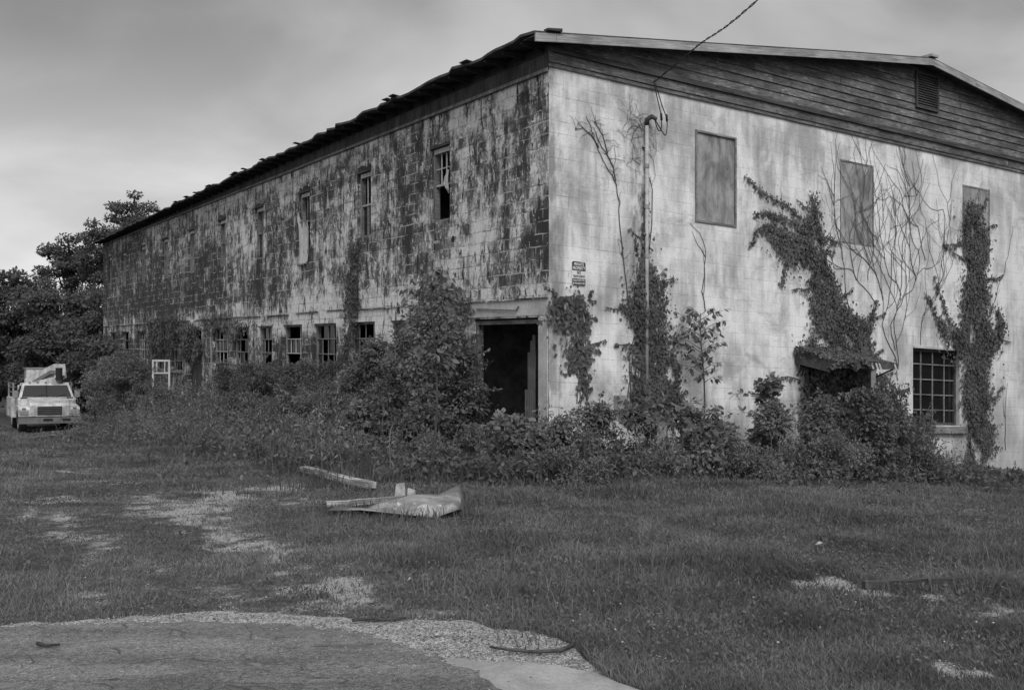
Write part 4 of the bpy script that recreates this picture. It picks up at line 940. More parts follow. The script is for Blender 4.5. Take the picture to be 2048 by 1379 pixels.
# old window frame standing among the bushes
Yf = 36.0; fx = (322 - CX) / F * Yf; wf = empty('discarded_window_frame', (fx, Yf, float(ground_h(fx, Yf))), 'white wooden window frame standing upright among the bushes beside the back door', 'window frame')
zt = H + (CY - 719) / F * Yf; zb = H + (CY - 782) / F * Yf; zmid = H + (CY - 744) / F * Yf; hw = 18 / F * Yf
m = MB(); m.box(fx - hw, fx - hw + .06, Yf, Yf + .05, zb - 1.0, zt, None); m.box(fx + hw - .06, fx + hw, Yf, Yf + .05, zb - 1.0, zt); m.box(fx - hw + .06, fx + hw - .06, Yf, Yf + .05, zt - .06, zt); m.build('outer_frame', M_white2, wf)
m = MB(); m.box(fx - hw + .14, fx - hw + .18, Yf + .01, Yf + .04, zmid, zt - .06); m.box(fx - hw + .06, fx + hw - .06, Yf - .01, Yf + .04, zmid - .05, zmid); m.box(fx + hw - .2, fx + hw - .17, Yf + .01, Yf + .04, zmid, zt - .06); m.build('sash', M_white2, wf)

# ------------------------------------------------------------------ foliage
def shell_points(n, cen, rad, fill=.5):
    d = rng.normal(size=(n, 3)); d /= np.linalg.norm(d, axis=1, keepdims=True); r = fill + (1 - fill) * rng.random(n) ** .6
    return cen + d * r[:, None] * rad, d
def clip_out(P, D, pad=.05):
    a, b = to_ab(P); k = ~((a > -pad) & (b > -pad) & (a < 19.6) & (b < 36.3)) & (P[:, 2] > ground_h(P[:, 0], P[:, 1]))
    return P[k], D[k]
def bush(label, px, Yd, wpx, ytop, kind='fine', name='bush', dens=1.0, group=None, cat='bush', dep=None, cone=False):
    x = (px - CX) / F * Yd; gz = float(ground_h(x, Yd)); h = H + (CY - ytop) / F * Yd - gz; rx = wpx / 2 / F * Yd; ry = dep or min(rx, .9)
    e = empty(name, (x, Yd, gz), label, cat, group)
    size, asp, mat = {'fine': (.050, .45, M_leaf), 'broad': (.11, .70, M_leafb), 'mid': (.068, .6, M_leaf), 'fern': (.075, .26, M_leafb)}[kind]
    size *= 1 + max(0, Yd - 20) * .025
    nc = int(max(8, 10 * h * rx / .5 ** 2 * .35)); nc = min(nc, 70)
    Ps = []; Ds = []; tn = []; st = MB()
    tone0 = rng.uniform(-.15, .3)
    for k in range(nc):
        f = rng.random() ** .8; an = rng.random() * 6.283; prof = math.sin(min(1, (1 - f) * 1.5 + .12) * math.pi / 2) * (1 if f > .1 else .85) * rng.uniform(.75, 1.12)
        if cone: prof = (1 - f) ** .8 + .08
        rr = rng.random() ** .5 * prof; c = np.array([x + math.cos(an) * rr * rx * .85, Yd + math.sin(an) * rr * ry * .85, gz + h * f * .9])
        cr = (.16 + .16 * rng.random()) * (1 + .3 * h / 2) * (1.1 - .55 * f); n = int(560 * dens * (cr / .28) ** 2 * (.065 / size) ** 1.4)
        P, D = shell_points(n, c, np.array([cr, cr, cr * .75]) * 1.1, .25); Ps.append(P); Ds.append(D); tn.append(np.clip(rng.random(n) * .55 + rng.random() * .45, 0, 1))
        if k % 2 == 0: st.tube([(x + (c[0] - x) * .15, Yd + (c[1] - Yd) * .15, gz - .05), (x + (c[0] - x) * .6, Yd + (c[1] - Yd) * .6, gz + h * f * .5), tuple(c + [0, 0, cr * .6])], .012, 5, .004, False)
    for k in range(int(6 + 9 * h * rx)):      # sprigs that break the outline
        f = rng.uniform(.25, .97); an = rng.random() * 6.283; pr = math.sin(min(1, (1 - f) * 1.5 + .12) * math.pi / 2) if not cone else (1 - f) ** .8 + .05
        c0_ = np.array([x + math.cos(an) * pr * rx * .7, Yd + math.sin(an) * pr * ry * .7, gz + h * f * .85]); dr = np.array([math.cos(an) * .7, math.sin(an) * .5, rng.uniform(.3, 1.4)]); dr /= np.linalg.norm(dr)
        L_ = rng.uniform(.25, .55) * (1 + .15 * h); ns = int(L_ * 60 * (.065 / size)); tt_ = rng.random(ns); bend = np.array([0, 0, -.35 * L_])
        Pp = c0_ + dr * L_ * tt_[:, None] + bend * (tt_ ** 2)[:, None] + rng.normal(size=(ns, 3)) * .03 * (1.2 - tt_[:, None]); Ps.append(Pp); Ds.append(rng.normal(size=(ns, 3)) * .7 + dr); tn.append(np.clip(rng.random(ns) * .5 + .4, 0, 1))
        st.tube([tuple(c0_), tuple(c0_ + dr * L_ * .5 + bend * .25), tuple(c0_ + dr * L_ + bend)], .006, 4, .002, False)
    P = np.concatenate(Ps); D = np.concatenate(Ds); tn = np.concatenate(tn); a, b = to_ab(P)
    k = ~((a > -.05) & (b > -.05)) & (P[:, 2] > ground_h(P[:, 0], P[:, 1])); P, D, tn = P[k], D[k], tn[k]; n = len(P)
    LD = D * .8 + rng.normal(size=(n, 3)) * .6; LD[:, 2] -= .25 if kind in ('broad', 'mid') else -.1
    NN = D * .5 + rng.normal(size=(n, 3)) * .35 + [0, 0, .9]
    leaves('foliage', P, LD, NN, size * (.45 + .95 * rng.random(n)), asp, mat, e, np.clip(tn + tone0, 0, 1))
    st.build('stems', M_stem, e); return e
G1 = 'bushes along the stained side wall'; G2 = 'bushes along the white gable end'
bush('large rounded bush at the left end, closest to the truck', 252, 31, 140, 690, 'fine', group=G1, dep=1.8)
bush('low dark bush right beside the truck, in front of the trees', 208, 35, 84, 705, 'fine', group=G1, dep=1.5)
bush('bush covering the foot of the discarded window frame', 318, 30, 120, 764, 'fine', group=G1, dep=1.4)
bush('low spreading bush in front of the large rounded bush', 280, 28, 170, 832, 'fern', group=G1, dep=1.2)
bush('low shrub left of the grassy mound', 350, 27, 80, 832, 'fine', group=G1)
bush('feathery bush just right of the grassy mound', 500, 25.5, 120, 696, 'fine', group=G1, dep=1.1)
bush('feathery bush under the wide window bars', 575, 24.5, 120, 722, 'fine', group=G1, dep=1.1)
bush('dark bush before the lower windows, third from the mound', 655, 22.5, 130, 706, 'fine', group=G1, dep=1.0)
bush('tall dark bush hiding the lower window nearest the shrub tree', 745, 20.8, 130, 664, 'mid', group=G1, dep=1.0)
bush('tall bush climbing left of the shrub tree', 805, 19.8, 120, 632, 'mid', group=G1, dep=.8)
bush('tallest leafy shrub growing up the wall left of the doorway', 878, 18.4, 190, 552, 'mid', 'shrub', group=G1, cat='shrub', dep=.7, dens=.8, cone=True)
bush('dark shrub crowding the left jamb of the doorway', 925, 17.6, 90, 665, 'mid', 'shrub', group=G1, cat='shrub', dep=.6)
bush('low front bush right of the mound, nearest the lot', 520, 22.0, 150, 785, 'fine', group=G1, dep=1)
bush('low front bush behind the slanting pale plank', 630, 20.3, 160, 775, 'fine', group=G1, dep=1)
bush('front bush with large pale leaves behind the tin sheet', 735, 18.8, 150, 790, 'broad', group=G1, dep=.9, dens=.9)
bush('dense front bush left of the doorway', 850, 17.6, 160, 765, 'mid', group=G1, dep=.9)
bush('feathery front bush directly left of the tin sheet', 660, 18.9, 110, 800, 'fern', group=G1, dep=.8)
bush('thicket between the dark bush and the shrub tree, tallest in its row', 700, 20.4, 130, 728, 'fine', group=G1, dep=.9)
bush('wild bush hiding the sills right beside the mound', 455, 27.0, 90, 706, 'fine', group=G1, dep=.9)
bush('wild bush in front of the widest lower window bars', 540, 25.0, 100, 718, 'fern', group=G1, dep=.9)
bush('wild bush rising before the third lower window', 615, 23.4, 100, 705, 'fine', group=G1, dep=.9)
bush('leafy heap left of the thicket, midway between wall and plank', 590, 21.6, 130, 770, 'mid', group=G1, dep=.9)
bush('sprawling weed heap at the very front of the left bushes', 690, 17.4, 150, 862, 'fine', 'weed_clump', group=G1, cat='weeds', dep=.9)
bush('sprawling weed heap before the dense front bush', 860, 16.3, 170, 868, 'fern', 'weed_clump', group=G1, cat='weeds', dep=.8)
bush('sprawling weed heap in front of the corner', 1130, 14.9, 170, 895, 'fine', 'weed_clump', group=G2, cat='weeds', dep=.6)
bush('sprawling weed heap before the broad-leaved bushes', 1330, 15.8, 190, 905, 'fern', 'weed_clump', group=G2, cat='weeds', dep=.6)
bush('low dark bush at the doorway threshold', 945, 16.8, 90, 850, 'fine', group=G1, dep=.6)
bush('pale broad-leaved weed clump in front of the open doorway', 1035, 16.0, 120, 818, 'broad', 'weed_clump', group=G2, cat='weeds')
bush('leafy clump at the building corner', 1125, 15.9, 90, 822, 'mid', 'weed_clump', group=G2, cat='weeds', dep=.5)
bush('rounded bush below the hanging corner ivy', 1190, 16.3, 100, 790, 'mid', group=G2, dep=.6)
bush('broad-leaved bush at the foot of the conduit ivy', 1290, 16.7, 130, 795, 'broad', group=G2, dep=.6)
bush('broad-leaved bush right of the conduit ivy', 1380, 17.2, 110, 800, 'broad', group=G2, dep=.6)
bush('small rounded bush left of the bare wall patch', 1430, 17.6, 70, 812, 'mid', group=G2, dep=.5)
bush('low weeds before the bare stretch of white wall', 1500, 17.2, 120, 905, 'fine', 'weed_clump', group=G2, cat='weeds', dep=.5)
bush('upright sapling with a pointed top left of the awning', 1540, 18.3, 60, 736, 'broad', 'sapling', group=G2, cat='sapling', dep=.3, cone=True)
bush('bushy growth around the foot of the pointed sapling', 1545, 18.0, 95, 800, 'mid', group=G2, dep=.5)
bush('dense bush under the left half of the awning', 1640, 18.9, 110, 762, 'mid', group=G2, dep=.6)
bush('dense bush under the right half of the awning', 1722, 19.1, 125, 762, 'mid', group=G2, dep=.6)
bush('leafy bush climbing the awning post', 1752, 19.0, 66, 768, 'mid', group=G2, dep=.35, cone=False)
bush('low bush in front of the awning post', 1670, 18.0, 140, 860, 'fine', group=G2, dep=.5)
bush('bush between the awning and the barred window', 1800, 19.9, 95, 800, 'mid', group=G2, dep=.6)
bush('low bush beneath the barred window sill', 1835, 19.9, 60, 862, 'fine', group=G2, dep=.4)
bush('small fern-like weed in front of the bare foot of the wall', 1888, 21.0, 55, 908, 'fern', 'weed_clump', group=G2, cat='weeds', dep=.25, dens=.6)
bush('tiny dark weed at the far right wall foot', 2030, 22.8, 28, 948, 'fine', 'weed_clump', group=G2, cat='weeds', dep=.2)
# ivy on walls: leaves scattered inside outlines on the real wall plane, with thickness
def ivy(label, poly, wall='R', size=.06, dens=620, thick=.22, mat=M_ivy, runners=(), name='ivy', stems=()):
    fn = RW if wall == 'R' else LW; Q = [fn(*p) for p in poly]; q2 = [((q[0] if wall == 'R' else q[1]), q[2]) for q in Q]
    xs_ = [p[0] for p in q2]; zs_ = [p[1] for p in q2]; A = (max(xs_) - min(xs_)) * (max(zs_) - min(zs_)); n = int(A * dens * 4)
    u = rng.uniform(min(xs_) - .1, max(xs_) + .1, n); z = rng.uniform(min(zs_) - .1, max(zs_) + .1, n)
    ew = .02 + .20 * rng.random(n) ** 2.5; ju = u + ew * rng.normal(size=n) + .07 * vnoise(u, z, 9, 2); jz = z + ew * rng.normal(size=n) + .07 * vnoise(u, z, 8, 3); k = inpoly(ju, jz, q2); u, z = u[k], z[k]
    # uneven relief: clumps stand off the wall
    rel = thick * .6 * (.2 + .65 * np.clip(.5 + .9 * vnoise(u, z, 5.0, len(label)), 0, 1)); nn = .015 + rel * rng.random(len(u))
    gap = vnoise(u, z, 7.0, len(label) + 3) > .36; k = ~gap | (rng.random(len(u)) < .15); u, z, nn = u[k], z[k], nn[k]
    RU = []; runners = list(runners); rr2 = random.Random(len(label) * 7)
    n_given = len(runners)
    for _ in range(11):
        i_ = rr2.randrange(len(poly)); p_ = poly[i_]; cxp = sum(q[0] for q in poly) / len(poly); sd_ = 1 if p_[0] > cxp else -1; an_r = rr2.uniform(-.5, 1.3); Lr = rr2.uniform(14, 42); q_ = [p_]
        for __ in range(3): an_r += rr2.uniform(-.4, .4); q_.append((q_[-1][0] + sd_ * math.cos(an_r) * Lr / 3, q_[-1][1] - math.sin(an_r) * Lr / 3))
        if q_[-1][1] < 900 and wall == 'R': runners.append(q_)
    for ru in runners:
        R_ = [fn(*p) for p in ru]; rp = [((q[0] if wall == 'R' else q[1]), q[2]) for q in R_]
        RU.append(rp)
        for i in range(len(rp) - 1):
            L_ = math.hypot(rp[i + 1][0] - rp[i][0], rp[i + 1][1] - rp[i][1]); m_ = int(L_ * (130 if len(RU) <= n_given else 50)); s_ = rng.random(m_)
            wv = (.05 if len(RU) <= n_given else .022) * (1 - .5 * (i + s_) / len(rp)); u = np.concatenate([u, rp[i][0] + (rp[i + 1][0] - rp[i][0]) * s_ + wv * rng.normal(size=m_)]); z = np.concatenate([z, rp[i][1] + (rp[i + 1][1] - rp[i][1]) * s_ + wv * rng.normal(size=m_)]); nn = np.concatenate([nn, .01 + .05 * rng.random(m_)])
    n = len(u); P = Bn(u, -nn, z) if wall == 'R' else Bn(-nn, u, z)
    out = np.array([.5293, -.8484, 0]) if wall == 'R' else np.array([-.8484, -.5293, 0]); along = np.array([dR[0], dR[1], 0]) if wall == 'R' else np.array([dL[0], dL[1], 0])
    D = along[None] * rng.normal(size=(n, 1)) * .55 + out * (.15 + .3 * rng.random((n, 1))) + np.array([0, 0, -1.0]); NN = out[None] * 1.0 + rng.normal(size=(n, 3)) * .4 + [0, 0, .5]
    cen = Bn(np.mean(xs_), 0, min(zs_)) if wall == 'R' else Bn(0, np.mean(xs_), min(zs_))
    e = empty(name, tuple(cen), label, 'ivy', 'ivy growing on the walls')
    cl_ = np.clip(.5 + .5 * vnoise(u, z, 8.0, 4), 0, 1)
    leaves('foliage', P, D, NN, size * (.35 + 1.0 * rng.random(n)), .75, mat, e, np.clip(rng.random(n) * .6 + .4 * cl_, 0, 1))
    st = MB(); mp = (lambda a_, n_, z_: B(a_, -n_, z_)) if wall == 'R' else (lambda a_, n_, z_: B(-n_, a_, z_))
    for rp in RU: st.tube([mp(p[0], .012, p[1]) for p in rp], .009, 5, .004, False)
    cx_ = np.mean(xs_)
    for k in range(5):
        i0 = int(np.argmin(zs_)); i1 = int(np.argmax(zs_)); p0 = (q2[i0][0] + rng.normal() * .08, q2[i0][1] - .2); p1 = q2[i1]
        st.tube([mp(p0[0] + (p1[0] - p0[0]) * f + rng.normal() * .04, .012, p0[1] + (p1[1] - p0[1]) * f * .98) for f in np.linspace(0, 1, 9)], .010, 5, .005, False)
    st.build('stems', M_vine, e); return e
ivy('ragged ivy clump hanging beside the building corner under the sign', [(1104, 600), (1115, 588), (1132, 602), (1148, 590), (1163, 584), (1176, 600), (1176, 640), (1168, 664), (1176, 690), (1178, 720), (1166, 735), (1178, 765), (1168, 782), (1152, 770), (1138, 735), (1134, 690), (1146, 662), (1135, 650), (1118, 655), (1100, 640)], size=.07, thick=.16, dens=480)
ivy('dense ivy column wrapping the conduit', [(1283, 478), (1290, 500), (1300, 540), (1312, 556), (1330, 600), (1322, 640), (1334, 680), (1352, 720), (1360, 790), (1350, 830), (1265, 830), (1262, 780), (1258, 740), (1270, 690), (1262, 650), (1248, 618), (1262, 590), (1268, 550), (1276, 510)], size=.058, thick=.26,
    runners=[[(1300, 556), (1320, 562), (1348, 556)], [(1290, 480), (1286, 430), (1292, 380)], [(1255, 620), (1238, 605)]], dens=650)
ivy('huge ivy mass leaning left above the awning', [(1622, 383), (1630, 400), (1632, 440), (1645, 470), (1640, 500), (1652, 530), (1668, 560), (1680, 600), (1705, 625), (1735, 640), (1742, 668), (1738, 705), (1700, 722), (1640, 712), (1600, 716), (1590, 700), (1612, 688), (1624, 660), (1620, 610), (1622, 575), (1605, 550), (1590, 530), (1566, 520), (1556, 500), (1530, 480), (1515, 462), (1545, 448), (1575, 462), (1595, 462), (1606, 440), (1614, 420)],
    size=.055, thick=.3, dens=700, runners=[[(1600, 436), (1570, 408), (1545, 398), (1520, 382), (1488, 352)], [(1610, 470), (1580, 440), (1548, 430), (1530, 420)], [(1560, 460), (1530, 450), (1512, 460), (1500, 490)], [(1575, 520), (1568, 545), (1560, 570)], [(1640, 470), (1662, 480), (1680, 486)], [(1650, 500), (1668, 504)], [(1738, 650), (1745, 620), (1752, 600)], [(1558, 440), (1530, 425), (1504, 428)]])
ivy('tall ivy column beside and over the barred window', [(1938, 400), (1948, 410), (1962, 420), (1958, 440), (1968, 460), (1970, 520), (1966, 560), (1975, 610), (1992, 620), (2004, 650), (2000, 680), (1978, 710), (1972, 740), (1976, 800), (1988, 850), (1978, 900), (1960, 930), (1940, 970), (1928, 940), (1936, 880), (1925, 800), (1918, 730), (1915, 705), (1895, 690), (1880, 665), (1870, 640), (1900, 650), (1925, 660), (1922, 600), (1926, 520), (1925, 440)],
    size=.058, thick=.3, dens=620, runners=[[(1920, 670), (1896, 640), (1880, 590), (1866, 552)], [(1900, 680), (1876, 650), (1858, 600), (1850, 590)], [(1975, 700), (1998, 660), (2004, 640), (1990, 620)], [(1926, 480), (1912, 488), (1884, 492)], [(1975, 800), (1992, 790), (2004, 770)]])
ivy('ivy tangle swallowing the awning and its door', [(1606, 716), (1640, 700), (1700, 712), (1745, 752), (1790, 780), (1800, 830), (1850, 830), (1850, 960), (1620, 960), (1600, 860), (1600, 760)], size=.065, thick=1.15, dens=520)
nd = 5200; ax_ = 5.62 + 1.75 * rng.random(nd) ** 1.25; an_ = .9 * rng.random(nd); hang = (rng.random(nd) < .34) & (ax_ < 6.7) & (vnoise(ax_, ax_ * 0, 9, 5) > -.15); an_ = np.where(hang, .86 + .07 * rng.random(nd), an_)
az2 = np.where(hang, 2.03 - .20 * rng.random(nd) * np.clip(.6 + vnoise(ax_, ax_ * 0, 11, 6), .1, 1), 2.21 - .20 * an_ + .07 * rng.random(nd)); kk = hang | (vnoise(ax_, an_, 6, 8) + (6.45 - ax_) * .9 > -.1); ax_, an_, az2 = ax_[kk], an_[kk], az2[kk]; nd = len(ax_)
dv = empty('ivy', B(5.7, -.5, 2.1), 'ivy draped over the awning roof and hanging past its front edge', 'ivy', 'ivy growing on the walls')
leaves('foliage', Bn(ax_, -an_, az2), rng.normal(size=(nd, 3)) * .6 + [0, -.3, -.7], np.array([[0, -.5, .9]]) + rng.normal(size=(nd, 3)) * .4, .035 + .05 * rng.random(nd), .75, M_ivy, dv, rng.random(nd))
ivy('ivy spilling over the top of the awning', [(1590, 700), (1610, 690), (1660, 700), (1700, 705), (1735, 718), (1700, 730), (1650, 728), (1600, 730)], size=.06, thick=.8, dens=700)
def upright_sapling(label, px, ybase, ytop, wpx, n_off=.45, lower=.45):
    a, b, zb = RW(px, ybase, n_off); zt = RW(px, ytop, n_off)[2]; base = np.array(B(a, b, zb)); Hh = zt - zb; sc_ = wpx / F * base[1] / 2
    e = empty('sapling', tuple(base), label, 'sapling', G2); st = MB(); dr0 = np.array([dR[0], dR[1], 0]); P = []; D = []; N_ = []
    stem = [base + dr0 * .05 * math.sin(q * 5) + np.array([0, 0, Hh * q]) for q in np.linspace(-.1, 1, 9)]; st.tube([tuple(p) for p in stem], .022, 7, .006, False)
    for k in range(30):
        q = lower + (1 - lower) * (k + rng.random()) / 30; an = k * 2.4 + rng.normal() * .3; L_ = sc_ * (.35 + .75 * math.sin(math.pi * min(1, (1 - q) / (1 - lower) * .8 + .15))) * rng.uniform(.7, 1.15)
        c = base + dr0 * .05 * math.sin(q * 5) + [0, 0, Hh * q]; d = np.array([math.cos(an), math.sin(an) * .55, .45]); tip = c + d * L_; st.tube([tuple(c), tuple(c + d * L_ * .5 + [0, 0, .03]), tuple(tip - [0, 0, .06 * L_])], .006, 4, .002, False)
        for m_ in range(rng.integers(10, 16)):
            f = rng.uniform(.3, 1.05); P.append(c + d * L_ * f + rng.normal(size=3) * .02); dd = np.array([d[0] * .6 + rng.normal() * .5, d[1] * .6 + rng.normal() * .5, -.45 + rng.normal() * .3]); D.append(dd); N_.append(np.array([0, -.5, .9]) + rng.normal(size=3) * .35)
    n = len(P); leaves('foliage', np.array(P), np.array(D), np.array(N_), .075 + .055 * rng.random(n), .5, M_leafb, e, rng.random(n)); st.build('stems', M_stem, e)
upright_sapling('tall thin sapling with drooping leaves between the conduit ivy and the bare wall patch', 1405, 880, 626, 105)
upright_sapling('thin sapling rising in front of the creeper left of the doorway', 868, 900, 545, 120, .9)
ivy('dark creeper hanging down below the second upper window', [(716, 480), (722, 500), (718, 560), (722, 600), (712, 660), (706, 700), (690, 720), (690, 640), (694, 560), (704, 500)], 'L', .055, 420, .2)
ivy('creeper over the block wall above the leafy shrub', [(840, 600), (850, 560), (862, 575), (880, 540), (905, 560), (920, 575), (942, 600), (948, 630), (930, 660), (900, 690), (840, 690), (815, 660), (820, 625)], 'L', .065, 330, .24)
ivy('creeper trailing off the ledge beyond the back door', [(300, 640), (330, 632), (370, 640), (400, 650), (410, 700), (385, 725), (350, 690), (320, 700), (300, 690)], 'L', .09, 220, .6)
ivy('creeper clump over the far lower windows', [(402, 632), (440, 628), (470, 640), (500, 640), (520, 652), (500, 662), (470, 668), (440, 660), (410, 668)], 'L', .08, 150, .25)
# bare climbing stems
def bare_vine(label, roots, length, up=(0, 1), r=.011, split=.16, wander=.25, wall='R', zmax=6.5, name='bare_vine', step=.09):
    m = MB(); stack = [(RW(*q[0]) if wall == 'R' else LW(*q[0]), q[1], length * q[2], r) for q in roots]
    cnt = 0
    p00 = None
    while stack and cnt < 90:
        (a_, b_, z_), an, L_, rr = stack.pop(); u = a_ if wall == 'R' else b_; cnt += 1; P = [(u, z_)]; l = 0; R_ = rr
        if p00 is None: p00 = (u, z_)
        while l < L_ and z_ < zmax:
            an += rng.normal() * wander * (2.2 if rng.random() < .10 else .6); an += (math.pi / 2 - an) * .08; u += math.cos(an) * step; z_ += math.sin(an) * step; l += step; P.append((u, z_))
            if rng.random() < split * .65 and L_ - l > .5: stack.append(((u, 0, z_) if wall == 'R' else (0, u, z_), an + rng.choice([-1, 1]) * rng.uniform(.35, .9), (L_ - l) * rng.uniform(.35, .8), rr * .68))
        if len(P) > 2: m.tube([B(p[0], -.012, p[1]) if wall == 'R' else B(-.012, p[0], p[1]) for p in P], rr, 5, max(.0025, rr * .35), False)
    e = empty(name, B(p00[0], 0, p00[1]), label, 'vine', 'bare vines on the gable end'); m.build('stems', M_vine, e); return e
bare_vine('leafless vine spreading between the second and third boarded windows', [((1794, 760), 1.6, 1.0), ((1790, 700), 1.85, .95), ((1796, 730), 1.35, .95), ((1765, 600), 1.75, .7), ((1800, 600), 1.5, .7), ((1830, 560), 1.7, .6)], 5.2, r=.0085, split=.15, wander=.30)
bare_vine('leafless vine climbing across the second boarded window', [((1752, 610), 2.0, 1.0), ((1700, 620), 1.9, .8), ((1712, 560), 2.1, .8), ((1735, 560), 1.5, .9)], 4.2, r=.007, split=.15, wander=.3)
bare_vine('leafless vine reaching from the barred window towards the eave', [((1840, 690), 1.8, 1.0), ((1870, 600), 1.5, .8), ((1850, 520), 1.6, .6)], 5.4, r=.007, split=.14, wander=.32)
bare_vine('thin leafless vine at the right edge past the third boarded window', [((1985, 700), 1.6, 1.0), ((2010, 900), 1.6, .5)], 3.0, r=.008, split=.08, wander=.25)
bare_vine('thin leafless vine above the spindly climber', [((1410, 622), 1.75, 1.0)], 1.7, r=.010, split=.28, wander=.22)
def vine_path(label, paths, r=.012, twigs=10):
    m = MB(); e = empty('bare_vine', B(*RW(*paths[0][0])), label, 'vine', 'bare vines on the gable end')
    for pth in paths:
        R_ = [RW(*p) for p in pth]; P = []
        for i in range(len(R_) - 1):
            for f in (0, .33, .66): P.append((R_[i][0] + (R_[i + 1][0] - R_[i][0]) * f + rng.normal() * .012, R_[i][2] + (R_[i + 1][2] - R_[i][2]) * f))
        P.append((R_[-1][0], R_[-1][2])); m.tube([B(p[0], -.015, p[1]) for p in P], r, 5, r * .4, False)
        for k in range(twigs):
            i = rng.integers(2, len(P)); an = rng.uniform(.3, 2.8); q = [P[i]]
            for j in range(rng.integers(2, 6)): an += rng.normal() * .4; q.append((q[-1][0] + math.cos(an) * .07, q[-1][1] + math.sin(an) * .07))
            m.tube([B(p[0], -.012, p[1]) for p in q], r * .35, 4, .002, False)
    m.build('stems', M_vine, e)
vine_path('pair of leafless vines arching up left of the conduit', [[(1262, 640), (1252, 570), (1244, 490), (1236, 420), (1232, 370), (1222, 350), (1204, 320), (1192, 290), (1180, 255), (1172, 232)], [(1230, 362), (1226, 335), (1214, 310), (1198, 285), (1186, 255)], [(1196, 295), (1180, 270), (1166, 256), (1150, 260)], [(1214, 305), (1204, 270), (1188, 245)]], .011, 9)
vine_path('tangle of fine dry tendrils round the weatherhead', [[(1284, 262), (1270, 240), (1255, 238), (1244, 262)], [(1284, 258), (1268, 250), (1254, 262), (1248, 285)], [(1286, 260), (1278, 238), (1262, 228)], [(1292, 300), (1306, 320), (1310, 350), (1304, 370)], [(1280, 250), (1268, 262), (1262, 282), (1268, 300)], [(1280, 330), (1264, 318), (1252, 330)], [(1288, 262), (1300, 280), (1312, 300)]], .005, 8)

# rank stalks standing up through the bushes
n = 1000; b_ = rng.random(n) * 22 - .5; Pw = Bn(-(.8 + 3.4 * rng.random(n)), b_, 0); a_ = rng.random(n // 2) * 10 - 1.5; Pr = Bn(a_, -(.6 + 1.2 * rng.random(n // 2)), 0); x = np.concatenate([Pw[:, 0], Pr[:, 0]]); y = np.concatenate([Pw[:, 1], Pr[:, 1]]); k = outside_building(x, y, .3) & (y > 14.2); x, y = x[k], y[k]; n = len(x)
hg = .45 + .75 * rng.random(n) ** 1.5; o = blades('weed_stalks', x, y, hg, .013 + .007 * rng.random(n), M_grass, .35, .1 + .6 * rng.random(n)); tag(o, 'tall dry stalks and canes standing through the bushes', 'weeds', None, 'stuff')
m_ = 14; X_ = np.repeat(x, m_) + .06 * rng.normal(size=n * m_); Y_ = np.repeat(y, m_) + .06 * rng.normal(size=n * m_); Z_ = ground_h(X_, Y_) + np.repeat(hg, m_) * (.35 + .6 * rng.random(n * m_)); o = leaves('weed_leaves', np.stack([X_, Y_, Z_], 1), rdir(n * m_, .2), rdir(n * m_, 1.2), .05 + .06 * rng.random(n * m_), .28, M_leafb, None, rng.random(n * m_)); tag(o, 'narrow leaves on the tall stalks among the bushes', 'weeds', None, 'stuff')
# tall weeds and grass fringe at the foot of everything
n = 60000; b_ = rng.random(n) * 24 - 1; off = -(.3 + 3.0 * rng.random(n) + rng.exponential(.55, n)); Pw = Bn(off, b_, 0); x1_, y1_ = Pw[:, 0], Pw[:, 1]
a_ = rng.random(n // 2) * 17 - 2; off2 = -(.1 + 1.2 * rng.random(n // 2) + rng.exponential(.55, n // 2)); Pr = Bn(a_, off2, 0)
x = np.concatenate([x1_, Pr[:, 0]]); y = np.concatenate([y1_, Pr[:, 1]]); k = outside_building(x, y) & (y > 12.5); x, y = x[k], y[k]
tx_ = []; ty_ = []
for (p, q) in (((607, 955), (745, 990)), ((652, 1022), (800, 1014)), ((660, 1036), (930, 1034)), ((1728, 1182), (1936, 1178)), ((474, 982), (585, 988)), ((600, 950), (760, 984)), ((930, 1000), (935, 1040))):
    a = gp(*p); b = gp(*q); m_ = int(260 * math.hypot(a[0] - b[0], a[1] - b[1]) / 1.0 * .5); f = rng.random(m_); f = np.round(f * 9) / 9 + .04 * rng.normal(size=m_); tx_.append(a[0] + (b[0] - a[0]) * f + .03 * rng.normal(size=m_)); ty_.append(a[1] + (b[1] - a[1]) * f - .04 - .05 * np.abs(rng.normal(size=m_)))
tx_ = np.concatenate(tx_); ty_ = np.concatenate(ty_); x = np.concatenate([x, tx_]); y = np.concatenate([y, ty_])
ao, bo = to_ab(np.stack([x, y], -1)); far_ = np.where(bo > -.05, -ao - 3.3, -bo - 1.3); nt = len(tx_); hg = (.10 + .32 * rng.random(len(x)) ** 2) * np.exp(-np.clip(far_, 0, 9) / .5); hg[-nt:] = .06 + .12 * rng.random(nt); hg = hg * (.6 + .6 * np.clip(vnoise(x, y, 2.0, 21) + .5, 0, 1)); wt = .012 + .012 * rng.random(len(x)); wt[-nt:] = .008; o = blades('tall_grass', x, y, hg, wt, M_weed, .45, np.clip(rng.random(len(x)) * .7 + .3 * vnoise(x, y, 1.5, 2), 0, 1)); tag(o, 'tall rank grass and weeds fringing the bushes and walls', 'tall grass', None, 'stuff')
n = 30000; k_ = rng.random(n); b_ = rng.random(n) * 22 - 1; off = -(.4 + 2.6 * rng.random(n) + rng.exponential(.6, n)); Pw = Bn(off, b_, 0); a_ = rng.random(n) * 16 - 2; Pr = Bn(a_, -(.1 + 1.1 * rng.random(n) + rng.exponential(.5, n)), 0)
x = np.concatenate([Pw[:, 0], Pr[:, 0]]); y = np.concatenate([Pw[:, 1], Pr[:, 1]]); k = outside_building(x, y) & (y > 13.3) & (vnoise(x, y, 2.6, 31) > -.05); x, y = x[k], y[k]
